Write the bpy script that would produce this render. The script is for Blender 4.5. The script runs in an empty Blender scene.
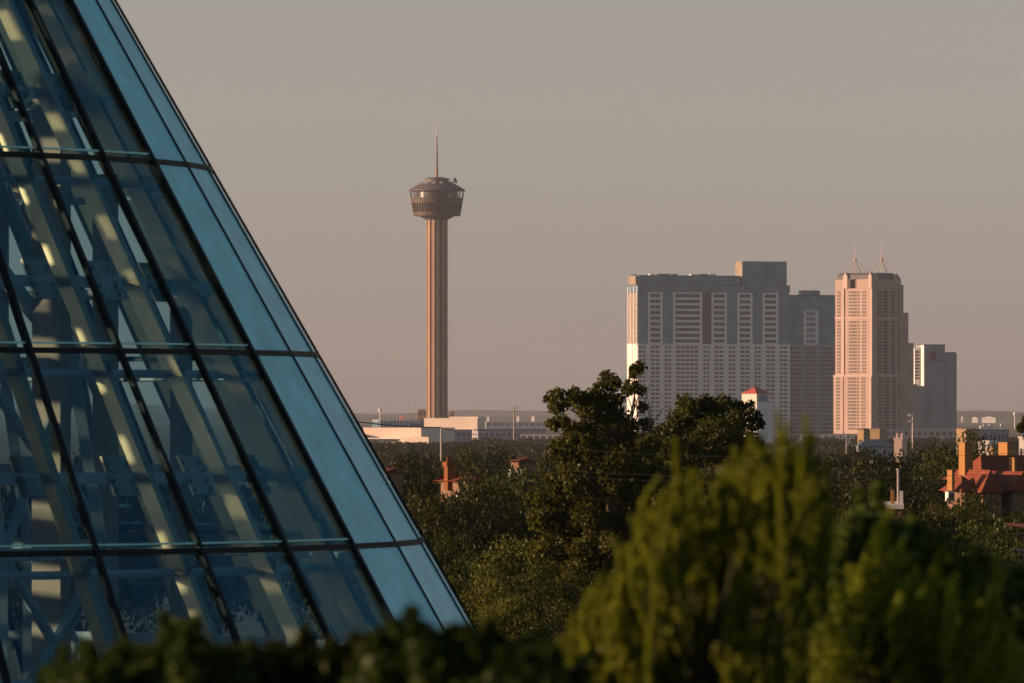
import bpy, bmesh, math, random
import numpy as np
from mathutils import Vector, Matrix
R = math.radians
scene = bpy.context.scene
col = scene.collection

# ------------------------------------------------------------------ camera, sky, sun, exposure
F = 6700.0                      # focal length in pixels of a 1024 wide frame
EYE = 20.0                      # eye height above the low ground of the town
HOR = 413.0                     # picture row of the horizon
cam = bpy.data.cameras.new('camera')
cam.sensor_width = 36.0
cam.lens = 36.0 * F / 1024
cam.shift_y = (HOR - 341.5) / 1024
cam.clip_start = 0.5
cam.clip_end = 60000
cam.dof.use_dof = True
cam.dof.focus_distance = 300.0
cam.dof.aperture_fstop = 11.0
co = bpy.data.objects.new('camera', cam)
co.location = (0, 0, EYE)
co.rotation_euler = (R(90), 0, 0)
col.objects.link(co)
scene.camera = co

SUN_EL, SUN_AZ = 9.0, 96.0      # degrees; azimuth to the LEFT of the viewing direction
sd = Vector((-math.sin(R(SUN_AZ)) * math.cos(R(SUN_EL)), math.cos(R(SUN_AZ)) * math.cos(R(SUN_EL)), math.sin(R(SUN_EL))))
sl = bpy.data.lights.new('sun', 'SUN')
sl.energy = 5.0
sl.angle = R(0.5)
sl.color = (1.0, 0.60, 0.37)
so = bpy.data.objects.new('sun', sl)
so.rotation_euler = sd.to_track_quat('Z', 'Y').to_euler()
so.location = (-200, 0, 300)
col.objects.link(so)

w = bpy.data.worlds.new('World')
scene.world = w
w.use_nodes = True
nt = w.node_tree
bg = nt.nodes['Background']
sky = nt.nodes.new('ShaderNodeTexSky')
sky.sky_type = 'NISHITA'
sky.sun_disc = False
sky.sun_elevation = R(SUN_EL)
sky.sun_rotation = math.atan2(sd.x, sd.y)
sky.air_density = 1.3
sky.dust_density = 0.7
sky.ozone_density = 2.0
hs = nt.nodes.new('ShaderNodeHueSaturation')
# greyer near the horizon (dust), clear blue overhead
gc = nt.nodes.new('ShaderNodeTexCoord')
sx_ = nt.nodes.new('ShaderNodeSeparateXYZ')
mr_ = nt.nodes.new('ShaderNodeMapRange')
mr_.inputs[1].default_value = 0.08
mr_.inputs[2].default_value = 0.45
mr_.inputs[3].default_value = 0.30
mr_.inputs[4].default_value = 1.15
nt.links.new(gc.outputs['Generated'], sx_.inputs[0])
nt.links.new(sx_.outputs[2], mr_.inputs[0])
nt.links.new(mr_.outputs[0], hs.inputs['Saturation'])
mv_ = nt.nodes.new('ShaderNodeMapRange')
mv_.inputs[1].default_value = 0.08
mv_.inputs[2].default_value = 0.40
mv_.inputs[3].default_value = 1.42
mv_.inputs[4].default_value = 1.05
nt.links.new(sx_.outputs[2], mv_.inputs[0])
nt.links.new(mv_.outputs[0], hs.inputs['Value'])
tint = nt.nodes.new('ShaderNodeMix')
tint.data_type = 'RGBA'
tint.blend_type = 'MULTIPLY'
tint.inputs[0].default_value = 1.0
tint.inputs[7].default_value = (1.02, 0.965, 0.995, 1)
nt.links.new(sky.outputs[0], hs.inputs['Color'])
nt.links.new(hs.outputs[0], tint.inputs[6])
nt.links.new(tint.outputs[2], bg.inputs[0])
bg.inputs[1].default_value = 0.057

vs = scene.view_settings
vs.view_transform = 'Standard'
vs.look = 'None'
vs.exposure = 0.62
vs.gamma = 1.0
vs.use_curve_mapping = False
cy = scene.cycles
cy.use_denoising = True
cy.max_bounces = 8
cy.transparent_max_bounces = 32
cy.volume_bounces = 1
cy.caustics_reflective = False
cy.caustics_refractive = False
cy.sample_clamp_indirect = 4.0

# ------------------------------------------------------------------ helpers
def tag(o, label=None, cat=None, group=None, kind=None):
    if label: o['label'] = label
    if cat: o['category'] = cat
    if group: o['group'] = group
    if kind: o['kind'] = kind
    return o

def at(px, py, d):
    return Vector(((px - 512) / F * d, d, EYE - (py - HOR) / F * d))

def zat(py, d):
    return EYE - (py - HOR) / F * d

class MB:
    def __init__(self):
        self.v = []; self.f = []
    def poly(self, pts):
        n = len(self.v); self.v += [tuple(p) for p in pts]; self.f.append(tuple(range(n, n + len(pts))))
        return self
    def hexa(self, p):          # 4 bottom, 4 top (same order)
        n = len(self.v); self.v += [tuple(q) for q in p]
        for a in ((3, 2, 1, 0), (4, 5, 6, 7), (0, 1, 5, 4), (1, 2, 6, 5), (2, 3, 7, 6), (3, 0, 4, 7)):
            self.f.append(tuple(n + i for i in a))
        return self
    def box(self, x0, x1, y0, y1, z0, z1):
        return self.hexa([(x0, y0, z0), (x1, y0, z0), (x1, y1, z0), (x0, y1, z0),
                          (x0, y0, z1), (x1, y0, z1), (x1, y1, z1), (x0, y1, z1)])
    def prism(self, pts, z0, z1):
        n = len(self.v); m = len(pts)
        self.v += [(x, y, z0) for x, y in pts] + [(x, y, z1) for x, y in pts]
        self.f.append(tuple(n + i for i in reversed(range(m)))); self.f.append(tuple(n + m + i for i in range(m)))
        for i in range(m):
            j = (i + 1) % m; self.f.append((n + i, n + j, n + m + j, n + m + i))
        return self
    def tube(self, p0, p1, r0, r1=None, n=6, cap=True):
        r1 = r0 if r1 is None else r1
        p0, p1 = Vector(p0), Vector(p1); d = (p1 - p0)
        if d.length < 1e-6: return self
        q = d.to_track_quat('Z', 'Y'); b = len(self.v)
        for p, r in ((p0, r0), (p1, r1)):
            for i in range(n):
                a = 2 * math.pi * i / n
                self.v.append(tuple(p + q @ Vector((math.cos(a) * r, math.sin(a) * r, 0))))
        for i in range(n):
            j = (i + 1) % n; self.f.append((b + i, b + j, b + n + j, b + n + i))
        if cap:
            self.f.append(tuple(b + i for i in reversed(range(n)))); self.f.append(tuple(b + n + i for i in range(n)))
        return self
    def path(self, pts, r0, r1, n=5):
        for i in range(len(pts) - 1):
            a = r0 + (r1 - r0) * i / (len(pts) - 1); c = r0 + (r1 - r0) * (i + 1) / (len(pts) - 1)
            self.tube(pts[i], pts[i + 1], a, c, n, cap=(i in (0, len(pts) - 2)))
        return self
    def beam(self, p0, p1, wdir, wid, dep):   # rectangular bar; wdir = width direction
        p0, p1 = Vector(p0), Vector(p1); d = (p1 - p0).normalized(); u = Vector(wdir); u = (u - d * u.dot(d)).normalized(); v = d.cross(u)
        c = [u * sx * wid / 2 + v * sy * dep / 2 for sx, sy in ((-1, -1), (1, -1), (1, 1), (-1, 1))]
        return self.hexa([p0 + q for q in c] + [p1 + q for q in c])
    def lathe(self, prof, n=24, cx=0, cy_=0, ph=0.0):
        b = len(self.v)
        for r, z in prof:
            for i in range(n):
                a = 2 * math.pi * i / n + ph; self.v.append((cx + r * math.cos(a), cy_ + r * math.sin(a), z))
        for k in range(len(prof) - 1):
            for i in range(n):
                j = (i + 1) % n; self.f.append((b + k * n + i, b + k * n + j, b + (k + 1) * n + j, b + (k + 1) * n + i))
        self.f.append(tuple(b + i for i in reversed(range(n)))); self.f.append(tuple(b + (len(prof) - 1) * n + i for i in range(n)))
        return self
    def build(self, name, mat, parent=None, smooth=False):
        me = bpy.data.meshes.new(name)
        me.from_pydata(self.v, [], self.f)
        bm = bmesh.new(); bm.from_mesh(me)
        bmesh.ops.recalc_face_normals(bm, faces=bm.faces)
        bm.to_mesh(me); bm.free()
        if smooth:
            me.polygons.foreach_set('use_smooth', [True] * len(me.polygons))
        me.materials.append(mat)
        o = bpy.data.objects.new(name, me); col.objects.link(o)
        if parent: o.parent = parent
        return o

def empty(name, loc, rz=0.0):
    o = bpy.data.objects.new(name, None); o.location = loc; o.rotation_euler = (0, 0, rz)
    o.empty_display_size = 0.5; col.objects.link(o); return o

# ------------------------------------------------------------------ materials
def pmat(name, colr, rough=0.8, metal=0.0, spec=0.4, noise=0.0, scale=0.3, coat=0.0, bump=0.0, bscale=5.0):
    m = bpy.data.materials.new(name); m.use_nodes = True; t = m.node_tree; b = t.nodes['Principled BSDF']
    b.inputs['Base Color'].default_value = (*colr, 1); b.inputs['Roughness'].default_value = rough
    b.inputs['Metallic'].default_value = metal; b.inputs['Specular IOR Level'].default_value = spec
    if coat: b.inputs['Coat Weight'].default_value = coat; b.inputs['Coat Roughness'].default_value = 0.08
    tc = t.nodes.new('ShaderNodeTexCoord')
    if noise:
        n = t.nodes.new('ShaderNodeTexNoise'); n.inputs['Scale'].default_value = scale; n.inputs['Detail'].default_value = 6
        t.links.new(tc.outputs['Object'], n.inputs['Vector'])
        r = t.nodes.new('ShaderNodeMapRange'); r.inputs[1].default_value = 0.3; r.inputs[2].default_value = 0.7
        r.inputs[3].default_value = 1 - noise; r.inputs[4].default_value = 1 + noise
        t.links.new(n.outputs['Fac'], r.inputs[0])
        x = t.nodes.new('ShaderNodeMix'); x.data_type = 'RGBA'; x.blend_type = 'MULTIPLY'; x.inputs[0].default_value = 1
        x.inputs[6].default_value = (*colr, 1); t.links.new(r.outputs[0], x.inputs[7]); t.links.new(x.outputs[2], b.inputs['Base Color'])
    if bump:
        n2 = t.nodes.new('ShaderNodeTexNoise'); n2.inputs['Scale'].default_value = bscale; n2.inputs['Detail'].default_value = 5
        t.links.new(tc.outputs['Object'], n2.inputs['Vector'])
        bp = t.nodes.new('ShaderNodeBump'); bp.inputs['Strength'].default_value = bump; bp.inputs['Distance'].default_value = 0.02
        t.links.new(n2.outputs['Fac'], bp.inputs['Height']); t.links.new(bp.outputs[0], b.inputs['Normal'])
    return m

def leafmat(name, c1, c2, trans=0.35, scale=0.5, bias=-0.45):
    m = bpy.data.materials.new(name); m.use_nodes = True; t = m.node_tree; t.nodes.clear()
    out = t.nodes.new('ShaderNodeOutputMaterial')
    g = t.nodes.new('ShaderNodeNewGeometry'); oi = t.nodes.new('ShaderNodeObjectInfo'); tc = t.nodes.new('ShaderNodeTexCoord')
    n = t.nodes.new('ShaderNodeTexNoise'); n.inputs['Scale'].default_value = scale; n.inputs['Detail'].default_value = 3
    t.links.new(tc.outputs['Object'], n.inputs['Vector'])
    a = t.nodes.new('ShaderNodeMath'); a.operation = 'MULTIPLY_ADD'; a.inputs[1].default_value = 0.5
    t.links.new(g.outputs['Random Per Island'], a.inputs[0])
    s = t.nodes.new('ShaderNodeMath'); s.operation = 'MULTIPLY_ADD'; s.inputs[1].default_value = 1.2; s.inputs[2].default_value = bias
    t.links.new(n.outputs['Fac'], s.inputs[0]); t.links.new(s.outputs[0], a.inputs[2])
    mx = t.nodes.new('ShaderNodeMix'); mx.data_type = 'RGBA'
    mx.inputs[6].default_value = (*c1, 1); mx.inputs[7].default_value = (*c2, 1); t.links.new(a.outputs[0], mx.inputs[0])
    h = t.nodes.new('ShaderNodeHueSaturation')
    mr = t.nodes.new('ShaderNodeMapRange'); mr.inputs[3].default_value = 0.5; mr.inputs[4].default_value = 1.5
    hr = t.nodes.new('ShaderNodeMapRange'); hr.inputs[3].default_value = 0.475; hr.inputs[4].default_value = 0.525; ml = t.nodes.new('ShaderNodeMath'); ml.operation = 'FRACT'; mm = t.nodes.new('ShaderNodeMath'); mm.operation = 'MULTIPLY'; mm.inputs[1].default_value = 7.3
    t.links.new(oi.outputs['Random'], mm.inputs[0]); t.links.new(mm.outputs[0], ml.inputs[0]); t.links.new(ml.outputs[0], hr.inputs[0]); t.links.new(hr.outputs[0], h.inputs['Hue'])
    t.links.new(oi.outputs['Random'], mr.inputs[0]); t.links.new(mr.outputs[0], h.inputs['Value']); t.links.new(mx.outputs[2], h.inputs['Color'])
    d = t.nodes.new('ShaderNodeBsdfDiffuse'); t.links.new(h.outputs[0], d.inputs[0])
    tr = t.nodes.new('ShaderNodeBsdfTranslucent')
    t.links.new(h.outputs[0], tr.inputs[0])
    m1 = t.nodes.new('ShaderNodeMixShader'); m1.inputs[0].default_value = trans
    t.links.new(d.outputs[0], m1.inputs[1]); t.links.new(tr.outputs[0], m1.inputs[2])
    gl = t.nodes.new('ShaderNodeBsdfGlossy'); gl.inputs['Roughness'].default_value = 0.45; gl.inputs[0].default_value = (0.8, 0.85, 0.8, 1)
    m2 = t.nodes.new('ShaderNodeMixShader'); m2.inputs[0].default_value = 0.010
    t.links.new(m1.outputs[0], m2.inputs[1]); t.links.new(gl.outputs[0], m2.inputs[2])
    t.links.new(m2.outputs[0], out.inputs[0])
    return m

def glassmat(name, tintc, gloss, base, k, rough=0.03):
    """thin architectural glass: clear tinted transmission plus a coated reflection that grows towards grazing angles"""
    m = bpy.data.materials.new(name); m.use_nodes = True; t = m.node_tree; t.nodes.clear()
    out = t.nodes.new('ShaderNodeOutputMaterial')
    tr = t.nodes.new('ShaderNodeBsdfTransparent'); tr.inputs[0].default_value = (*tintc, 1)
    gl = t.nodes.new('ShaderNodeBsdfGlossy'); gl.inputs[0].default_value = (*gloss, 1); gl.inputs['Roughness'].default_value = rough
    fr = t.nodes.new('ShaderNodeFresnel'); fr.inputs[0].default_value = 1.5
    ma = t.nodes.new('ShaderNodeMath'); ma.operation = 'MULTIPLY_ADD'; ma.inputs[1].default_value = k; ma.inputs[2].default_value = base; ma.use_clamp = True
    t.links.new(fr.outputs[0], ma.inputs[0])
    ge = t.nodes.new('ShaderNodeNewGeometry'); inv = t.nodes.new('ShaderNodeMath'); inv.operation = 'SUBTRACT'; inv.inputs[0].default_value = 1.0
    t.links.new(ge.outputs['Backfacing'], inv.inputs[1])
    fm = t.nodes.new('ShaderNodeMath'); fm.operation = 'MULTIPLY'; t.links.new(ma.outputs[0], fm.inputs[0]); t.links.new(inv.outputs[0], fm.inputs[1])
    mx = t.nodes.new('ShaderNodeMixShader'); t.links.new(fm.outputs[0], mx.inputs[0])
    t.links.new(tr.outputs[0], mx.inputs[1]); t.links.new(gl.outputs[0], mx.inputs[2])
    t.links.new(mx.outputs[0], out.inputs[0])
    return m

def stripes(name, c1, c2, scale, rough=0.7, axis='Z', noise=0.25):
    """fine courses (tiles, bricks, siding) as a wave along one object axis"""
    m = pmat(name, c1, rough); t = m.node_tree; b = t.nodes['Principled BSDF']
    tc = t.nodes.new('ShaderNodeTexCoord'); wv = t.nodes.new('ShaderNodeTexWave'); wv.bands_direction = axis
    wv.inputs['Scale'].default_value = scale; wv.inputs['Distortion'].default_value = 0.6; wv.inputs['Detail'].default_value = 2
    t.links.new(tc.outputs['Object'], wv.inputs['Vector'])
    n = t.nodes.new('ShaderNodeTexNoise'); n.inputs['Scale'].default_value = 2.2; n.inputs['Detail'].default_value = 6
    t.links.new(tc.outputs['Object'], n.inputs['Vector'])
    ad = t.nodes.new('ShaderNodeMath'); ad.operation = 'MULTIPLY_ADD'; ad.inputs[1].default_value = 0.55
    t.links.new(wv.outputs['Fac'], ad.inputs[0])
    n2 = t.nodes.new('ShaderNodeMath'); n2.operation = 'MULTIPLY_ADD'; n2.inputs[1].default_value = 1.5; n2.inputs[2].default_value = -0.5
    t.links.new(n.outputs['Fac'], n2.inputs[0]); t.links.new(n2.outputs[0], ad.inputs[2])
    mx = t.nodes.new('ShaderNodeMix'); mx.data_type = 'RGBA'; mx.inputs[6].default_value = (*c1, 1); mx.inputs[7].default_value = (*c2, 1)
    t.links.new(ad.outputs[0], mx.inputs[0]); t.links.new(mx.outputs[2], b.inputs['Base Color'])
    bp = t.nodes.new('ShaderNodeBump'); bp.inputs['Strength'].default_value = 0.5; bp.inputs['Distance'].default_value = 0.05
    t.links.new(wv.outputs['Fac'], bp.inputs['Height']); t.links.new(bp.outputs[0], b.inputs['Normal'])
    return m

def streaked(name, colr, rough, **kw):
    """panel with run-off streaks and dust"""
    m = pmat(name, colr, rough, **kw); t = m.node_tree; b = t.nodes['Principled BSDF']
    tc = t.nodes.new('ShaderNodeTexCoord'); mp = t.nodes.new('ShaderNodeMapping'); mp.inputs['Scale'].default_value = (7, 7, .7)
    n = t.nodes.new('ShaderNodeTexNoise'); n.inputs['Scale'].default_value = 1.6; n.inputs['Detail'].default_value = 7; n.inputs['Roughness'].default_value = .65
    t.links.new(tc.outputs['Object'], mp.inputs[0]); t.links.new(mp.outputs[0], n.inputs['Vector'])
    r = t.nodes.new('ShaderNodeMapRange'); r.inputs[1].default_value = .38; r.inputs[2].default_value = .72; r.inputs[3].default_value = 0; r.inputs[4].default_value = .55
    t.links.new(n.outputs['Fac'], r.inputs[0])
    old = b.inputs['Base Color'].links[0].from_socket
    x = t.nodes.new('ShaderNodeMix'); x.data_type = 'RGBA'; x.inputs[7].default_value = (0.52, 0.78, 0.79, 1)
    t.links.new(r.outputs[0], x.inputs[0]); t.links.new(old, x.inputs[6]); t.links.new(x.outputs[2], b.inputs['Base Color'])
    r2 = t.nodes.new('ShaderNodeMapRange'); r2.inputs[3].default_value = rough - .12; r2.inputs[4].default_value = rough + .2
    t.links.new(n.outputs['Fac'], r2.inputs[0]); t.links.new(r2.outputs[0], b.inputs['Roughness'])
    return m

M = {}
M['white_wall'] = pmat('white_concrete', (0.72, 0.70, 0.68), 0.8, noise=0.10, scale=0.08)
M['white_trim'] = pmat('white_trim', (0.78, 0.75, 0.71), 0.8, noise=0.08, scale=0.05)
M['tower_glass'] = pmat('blue_curtain_glass', (0.09, 0.20, 0.28), 0.26, spec=0.5, noise=0.35, scale=0.12)
M['dark_window'] = pmat('dark_window_glass', (0.055, 0.053, 0.062), 0.28, spec=0.5, noise=0.5, scale=0.13)
M['purple_glass'] = pmat('purple_glass', (0.075, 0.06, 0.07), 0.3, noise=0.3, scale=0.1)
M['pink_stone'] = pmat('pink_stone', (0.41, 0.305, 0.255), 0.85, noise=0.10, scale=0.06)
M['pink_light'] = pmat('pale_pink_stone', (0.50, 0.39, 0.335), 0.85, noise=0.08, scale=0.06)
M['grey_roof'] = pmat('grey_metal_roof', (0.09, 0.085, 0.085), 0.5, noise=0.2, scale=0.2)
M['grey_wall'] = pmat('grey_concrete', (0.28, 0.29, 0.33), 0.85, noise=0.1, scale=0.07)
M['cream'] = pmat('cream_concrete', (0.58, 0.47, 0.35), 0.85, noise=0.12, scale=0.08)
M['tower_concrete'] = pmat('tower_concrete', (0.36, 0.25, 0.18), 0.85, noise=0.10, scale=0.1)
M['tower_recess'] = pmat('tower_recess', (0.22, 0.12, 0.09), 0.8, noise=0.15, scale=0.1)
M['pod_brown'] = pmat('bronze_panel', (0.075, 0.052, 0.04), 0.55, noise=0.2, scale=0.2)
M['pod_roof'] = pmat('pod_roof', (0.10, 0.09, 0.085), 0.6, noise=0.2, scale=0.15)
M['mast_red'] = pmat('mast_red', (0.22, 0.06, 0.045), 0.6)
M['mast_white'] = pmat('mast_white', (0.6, 0.5, 0.45), 0.6)
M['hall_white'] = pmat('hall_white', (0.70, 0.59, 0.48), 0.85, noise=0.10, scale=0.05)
M['dark_metal'] = pmat('dark_metal', (0.05, 0.055, 0.06), 0.5, noise=0.2, scale=1)
M['pole_grey'] = pmat('pole_grey', (0.30, 0.28, 0.26), 0.7, noise=0.15, scale=0.5)
M['spandrel'] = pmat('pale_spandrel', (0.27, 0.29, 0.30), 0.5, noise=0.2, scale=0.2)
M['sunlit_glass'] = pmat('sunlit_tan_glass', (0.30, 0.24, 0.17), 0.35, noise=0.2, scale=0.2)  # glass of the left end faces, sunlight put into its tan colour
M['stone_window'] = pmat('deep_stone_window', (0.055, 0.035, 0.03), 0.5, spec=0.25, noise=0.4, scale=0.2)
M['logo_red'] = pmat('logo_red', (0.17, 0.025, 0.03), 0.6)
M['red_tile'] = stripes('red_roof_tile', (0.14, 0.028, 0.012), (0.27, 0.065, 0.022), 3.2, 0.75)
M['red_metal'] = pmat('red_metal_roof', (0.42, 0.07, 0.06), 0.6, noise=0.1, scale=0.2)
M['buff_brick'] = stripes('buff_brick', (0.33, 0.16, 0.045), (0.42, 0.22, 0.07), 6.0, 0.85)
M['old_brick'] = stripes('old_orange_brick', (0.18, 0.060, 0.016), (0.25, 0.095, 0.026), 6.0, 0.85)
M['house_wall'] = pmat('house_wall', (0.19, 0.115, 0.075), 0.85, noise=0.2, scale=1.2)
M['white_paint'] = pmat('white_paint', (0.72, 0.68, 0.62), 0.6, noise=0.08, scale=2)
M['tan'] = pmat('tan_stucco', (0.40, 0.28, 0.15), 0.85, noise=0.1, scale=0.3)
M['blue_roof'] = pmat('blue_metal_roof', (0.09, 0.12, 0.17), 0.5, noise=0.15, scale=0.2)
M['bark'] = pmat('bark', (0.075, 0.055, 0.04), 0.9, noise=0.3, scale=4, bump=0.6, bscale=12)
M['green_stem'] = pmat('green_stem', (0.035, 0.035, 0.014), 0.9, noise=0.3, scale=20)
M['twig'] = pmat('dry_twig', (0.17, 0.12, 0.085), 0.9, noise=0.2, scale=4)
M['oak_leaf'] = leafmat('oak_leaf', (0.012, 0.014, 0.004), (0.072, 0.088, 0.014), 0.38, 0.45)
M['elm_leaf'] = leafmat('elm_leaf', (0.016, 0.020, 0.004), (0.118, 0.135, 0.018), 0.45, 0.6)
M['dark_leaf'] = leafmat('dark_leaf', (0.012, 0.014, 0.006), (0.042, 0.048, 0.012), 0.25, 0.4)
M['juniper_leaf'] = leafmat('juniper_leaf', (0.07, 0.125, 0.012), (0.36, 0.475, 0.04), 0.58, 5.0, -0.22)
M['hedge_leaf'] = leafmat('hedge_leaf', (0.022, 0.034, 0.008), (0.085, 0.115, 0.020), 0.35, 3.0, -0.25)
M['frame_dark'] = pmat('dark_anodised_frame', (0.005, 0.012, 0.016), 0.55, spec=0.15, noise=0.2, scale=3)
M['rib_steel'] = pmat('painted_rib_steel', (0.33, 0.25, 0.145), 0.21, metal=0.85, spec=0.9, noise=0.15, scale=1.5)
M['inner_steel'] = pmat('inner_steel', (0.36, 0.41, 0.43), 0.45, noise=0.2, scale=1.5)
M['blocker'] = pmat('sun_blocker_cloth', (0.10, 0.10, 0.095), 0.9)  # matt dark cloth of the added sun blockers
M['core_wall'] = pmat('inner_concrete', (0.44, 0.33, 0.24), 0.85, noise=0.2, scale=0.8, bump=0.4, bscale=3)
M['pane'] = glassmat('tinted_glass', (0.765, 0.885, 0.91), (0.20, 0.60, 0.76), 0.065, 0.9)
M['frit'] = streaked('fritted_teal_glass', (0.24, 0.74, 0.80), 0.42, spec=0.5, noise=0.2, scale=2.2, coat=0.10)

# ------------------------------------------------------------------ ground, far hills, haze
def ground_z(d):
    xs = [0, 70, 110, 150, 200, 300, 400, 550, 750, 1000, 60000]
    zs = [16.6, 16.3, 14.6, 12.6, 10.4, 7.2, 4.6, 2.2, 0.7, 0.0, 0.0]
    return float(np.interp(d, xs, zs))

g = MB()
ds = [-60, 0, 20, 40, 60, 80, 100, 120, 150, 200, 250, 300, 400, 500, 650, 800, 1000, 1500, 2500, 4000, 7000, 12000, 20000, 26000]
ux = [-1, -.6, -.3, -.15, -.07, 0, .07, .15, .3, .6, 1]
idx = {}
for i, d in enumerate(ds):
    half = max(120, 0.45 * abs(d) + 120) if d < 20000 else 9000
    for j, u in enumerate(ux):
        idx[i, j] = len(g.v); g.v.append((u * half, d, ground_z(max(d, 0))))
for i in range(len(ds) - 1):
    for j in range(len(ux) - 1):
        g.f.append((idx[i, j], idx[i, j + 1], idx[i + 1, j + 1], idx[i + 1, j]))
gm = pmat('dry_grass_ground', (0.085, 0.075, 0.045), 0.95, noise=0.5, scale=0.02)
tag(g.build('ground', gm), kind='structure')

h = MB(); rnd = random.Random(5); n = 60
for row, (d0, hh) in enumerate(((15000, 22), (19500, 44))):
    base = len(h.v)
    for i in range(n + 1):
        x = -3200 + 6400 * i / n; p = hh * (0.75 + 0.25 * math.sin(i * .37 + row) + 0.12 * math.sin(i * 1.3 + 2 * row))
        h.v += [(x, d0, -0.5), (x, d0 + 350, p), (x, d0 + 1500, -0.5)]
    for i in range(n):
        for k in (0, 1):
            h.f.append((base + 3 * i + k, base + 3 * i + 3 + k, base + 3 * i + 4 + k, base + 3 * i + 1 + k))
tag(h.build('hills', pmat('wooded_hills', (0.06, 0.065, 0.04), 0.95, noise=0.4, scale=0.004), smooth=True), kind='structure')

hz = MB().box(-10500, 10500, -120, 27000, -2.0, 265.0)
hm = bpy.data.materials.new('haze'); hm.use_nodes = True; t = hm.node_tree; t.nodes.clear()
ho = t.nodes.new('ShaderNodeOutputMaterial'); pv = t.nodes.new('ShaderNodeVolumePrincipled')
pv.inputs['Color'].default_value = (0.64, 0.68, 0.74, 1)
pv.inputs['Density'].default_value = 3.2e-5
pv.inputs['Anisotropy'].default_value = 0.2
t.links.new(pv.outputs[0], ho.inputs['Volume'])
tag(hz.build('haze', hm), kind='stuff')

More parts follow.
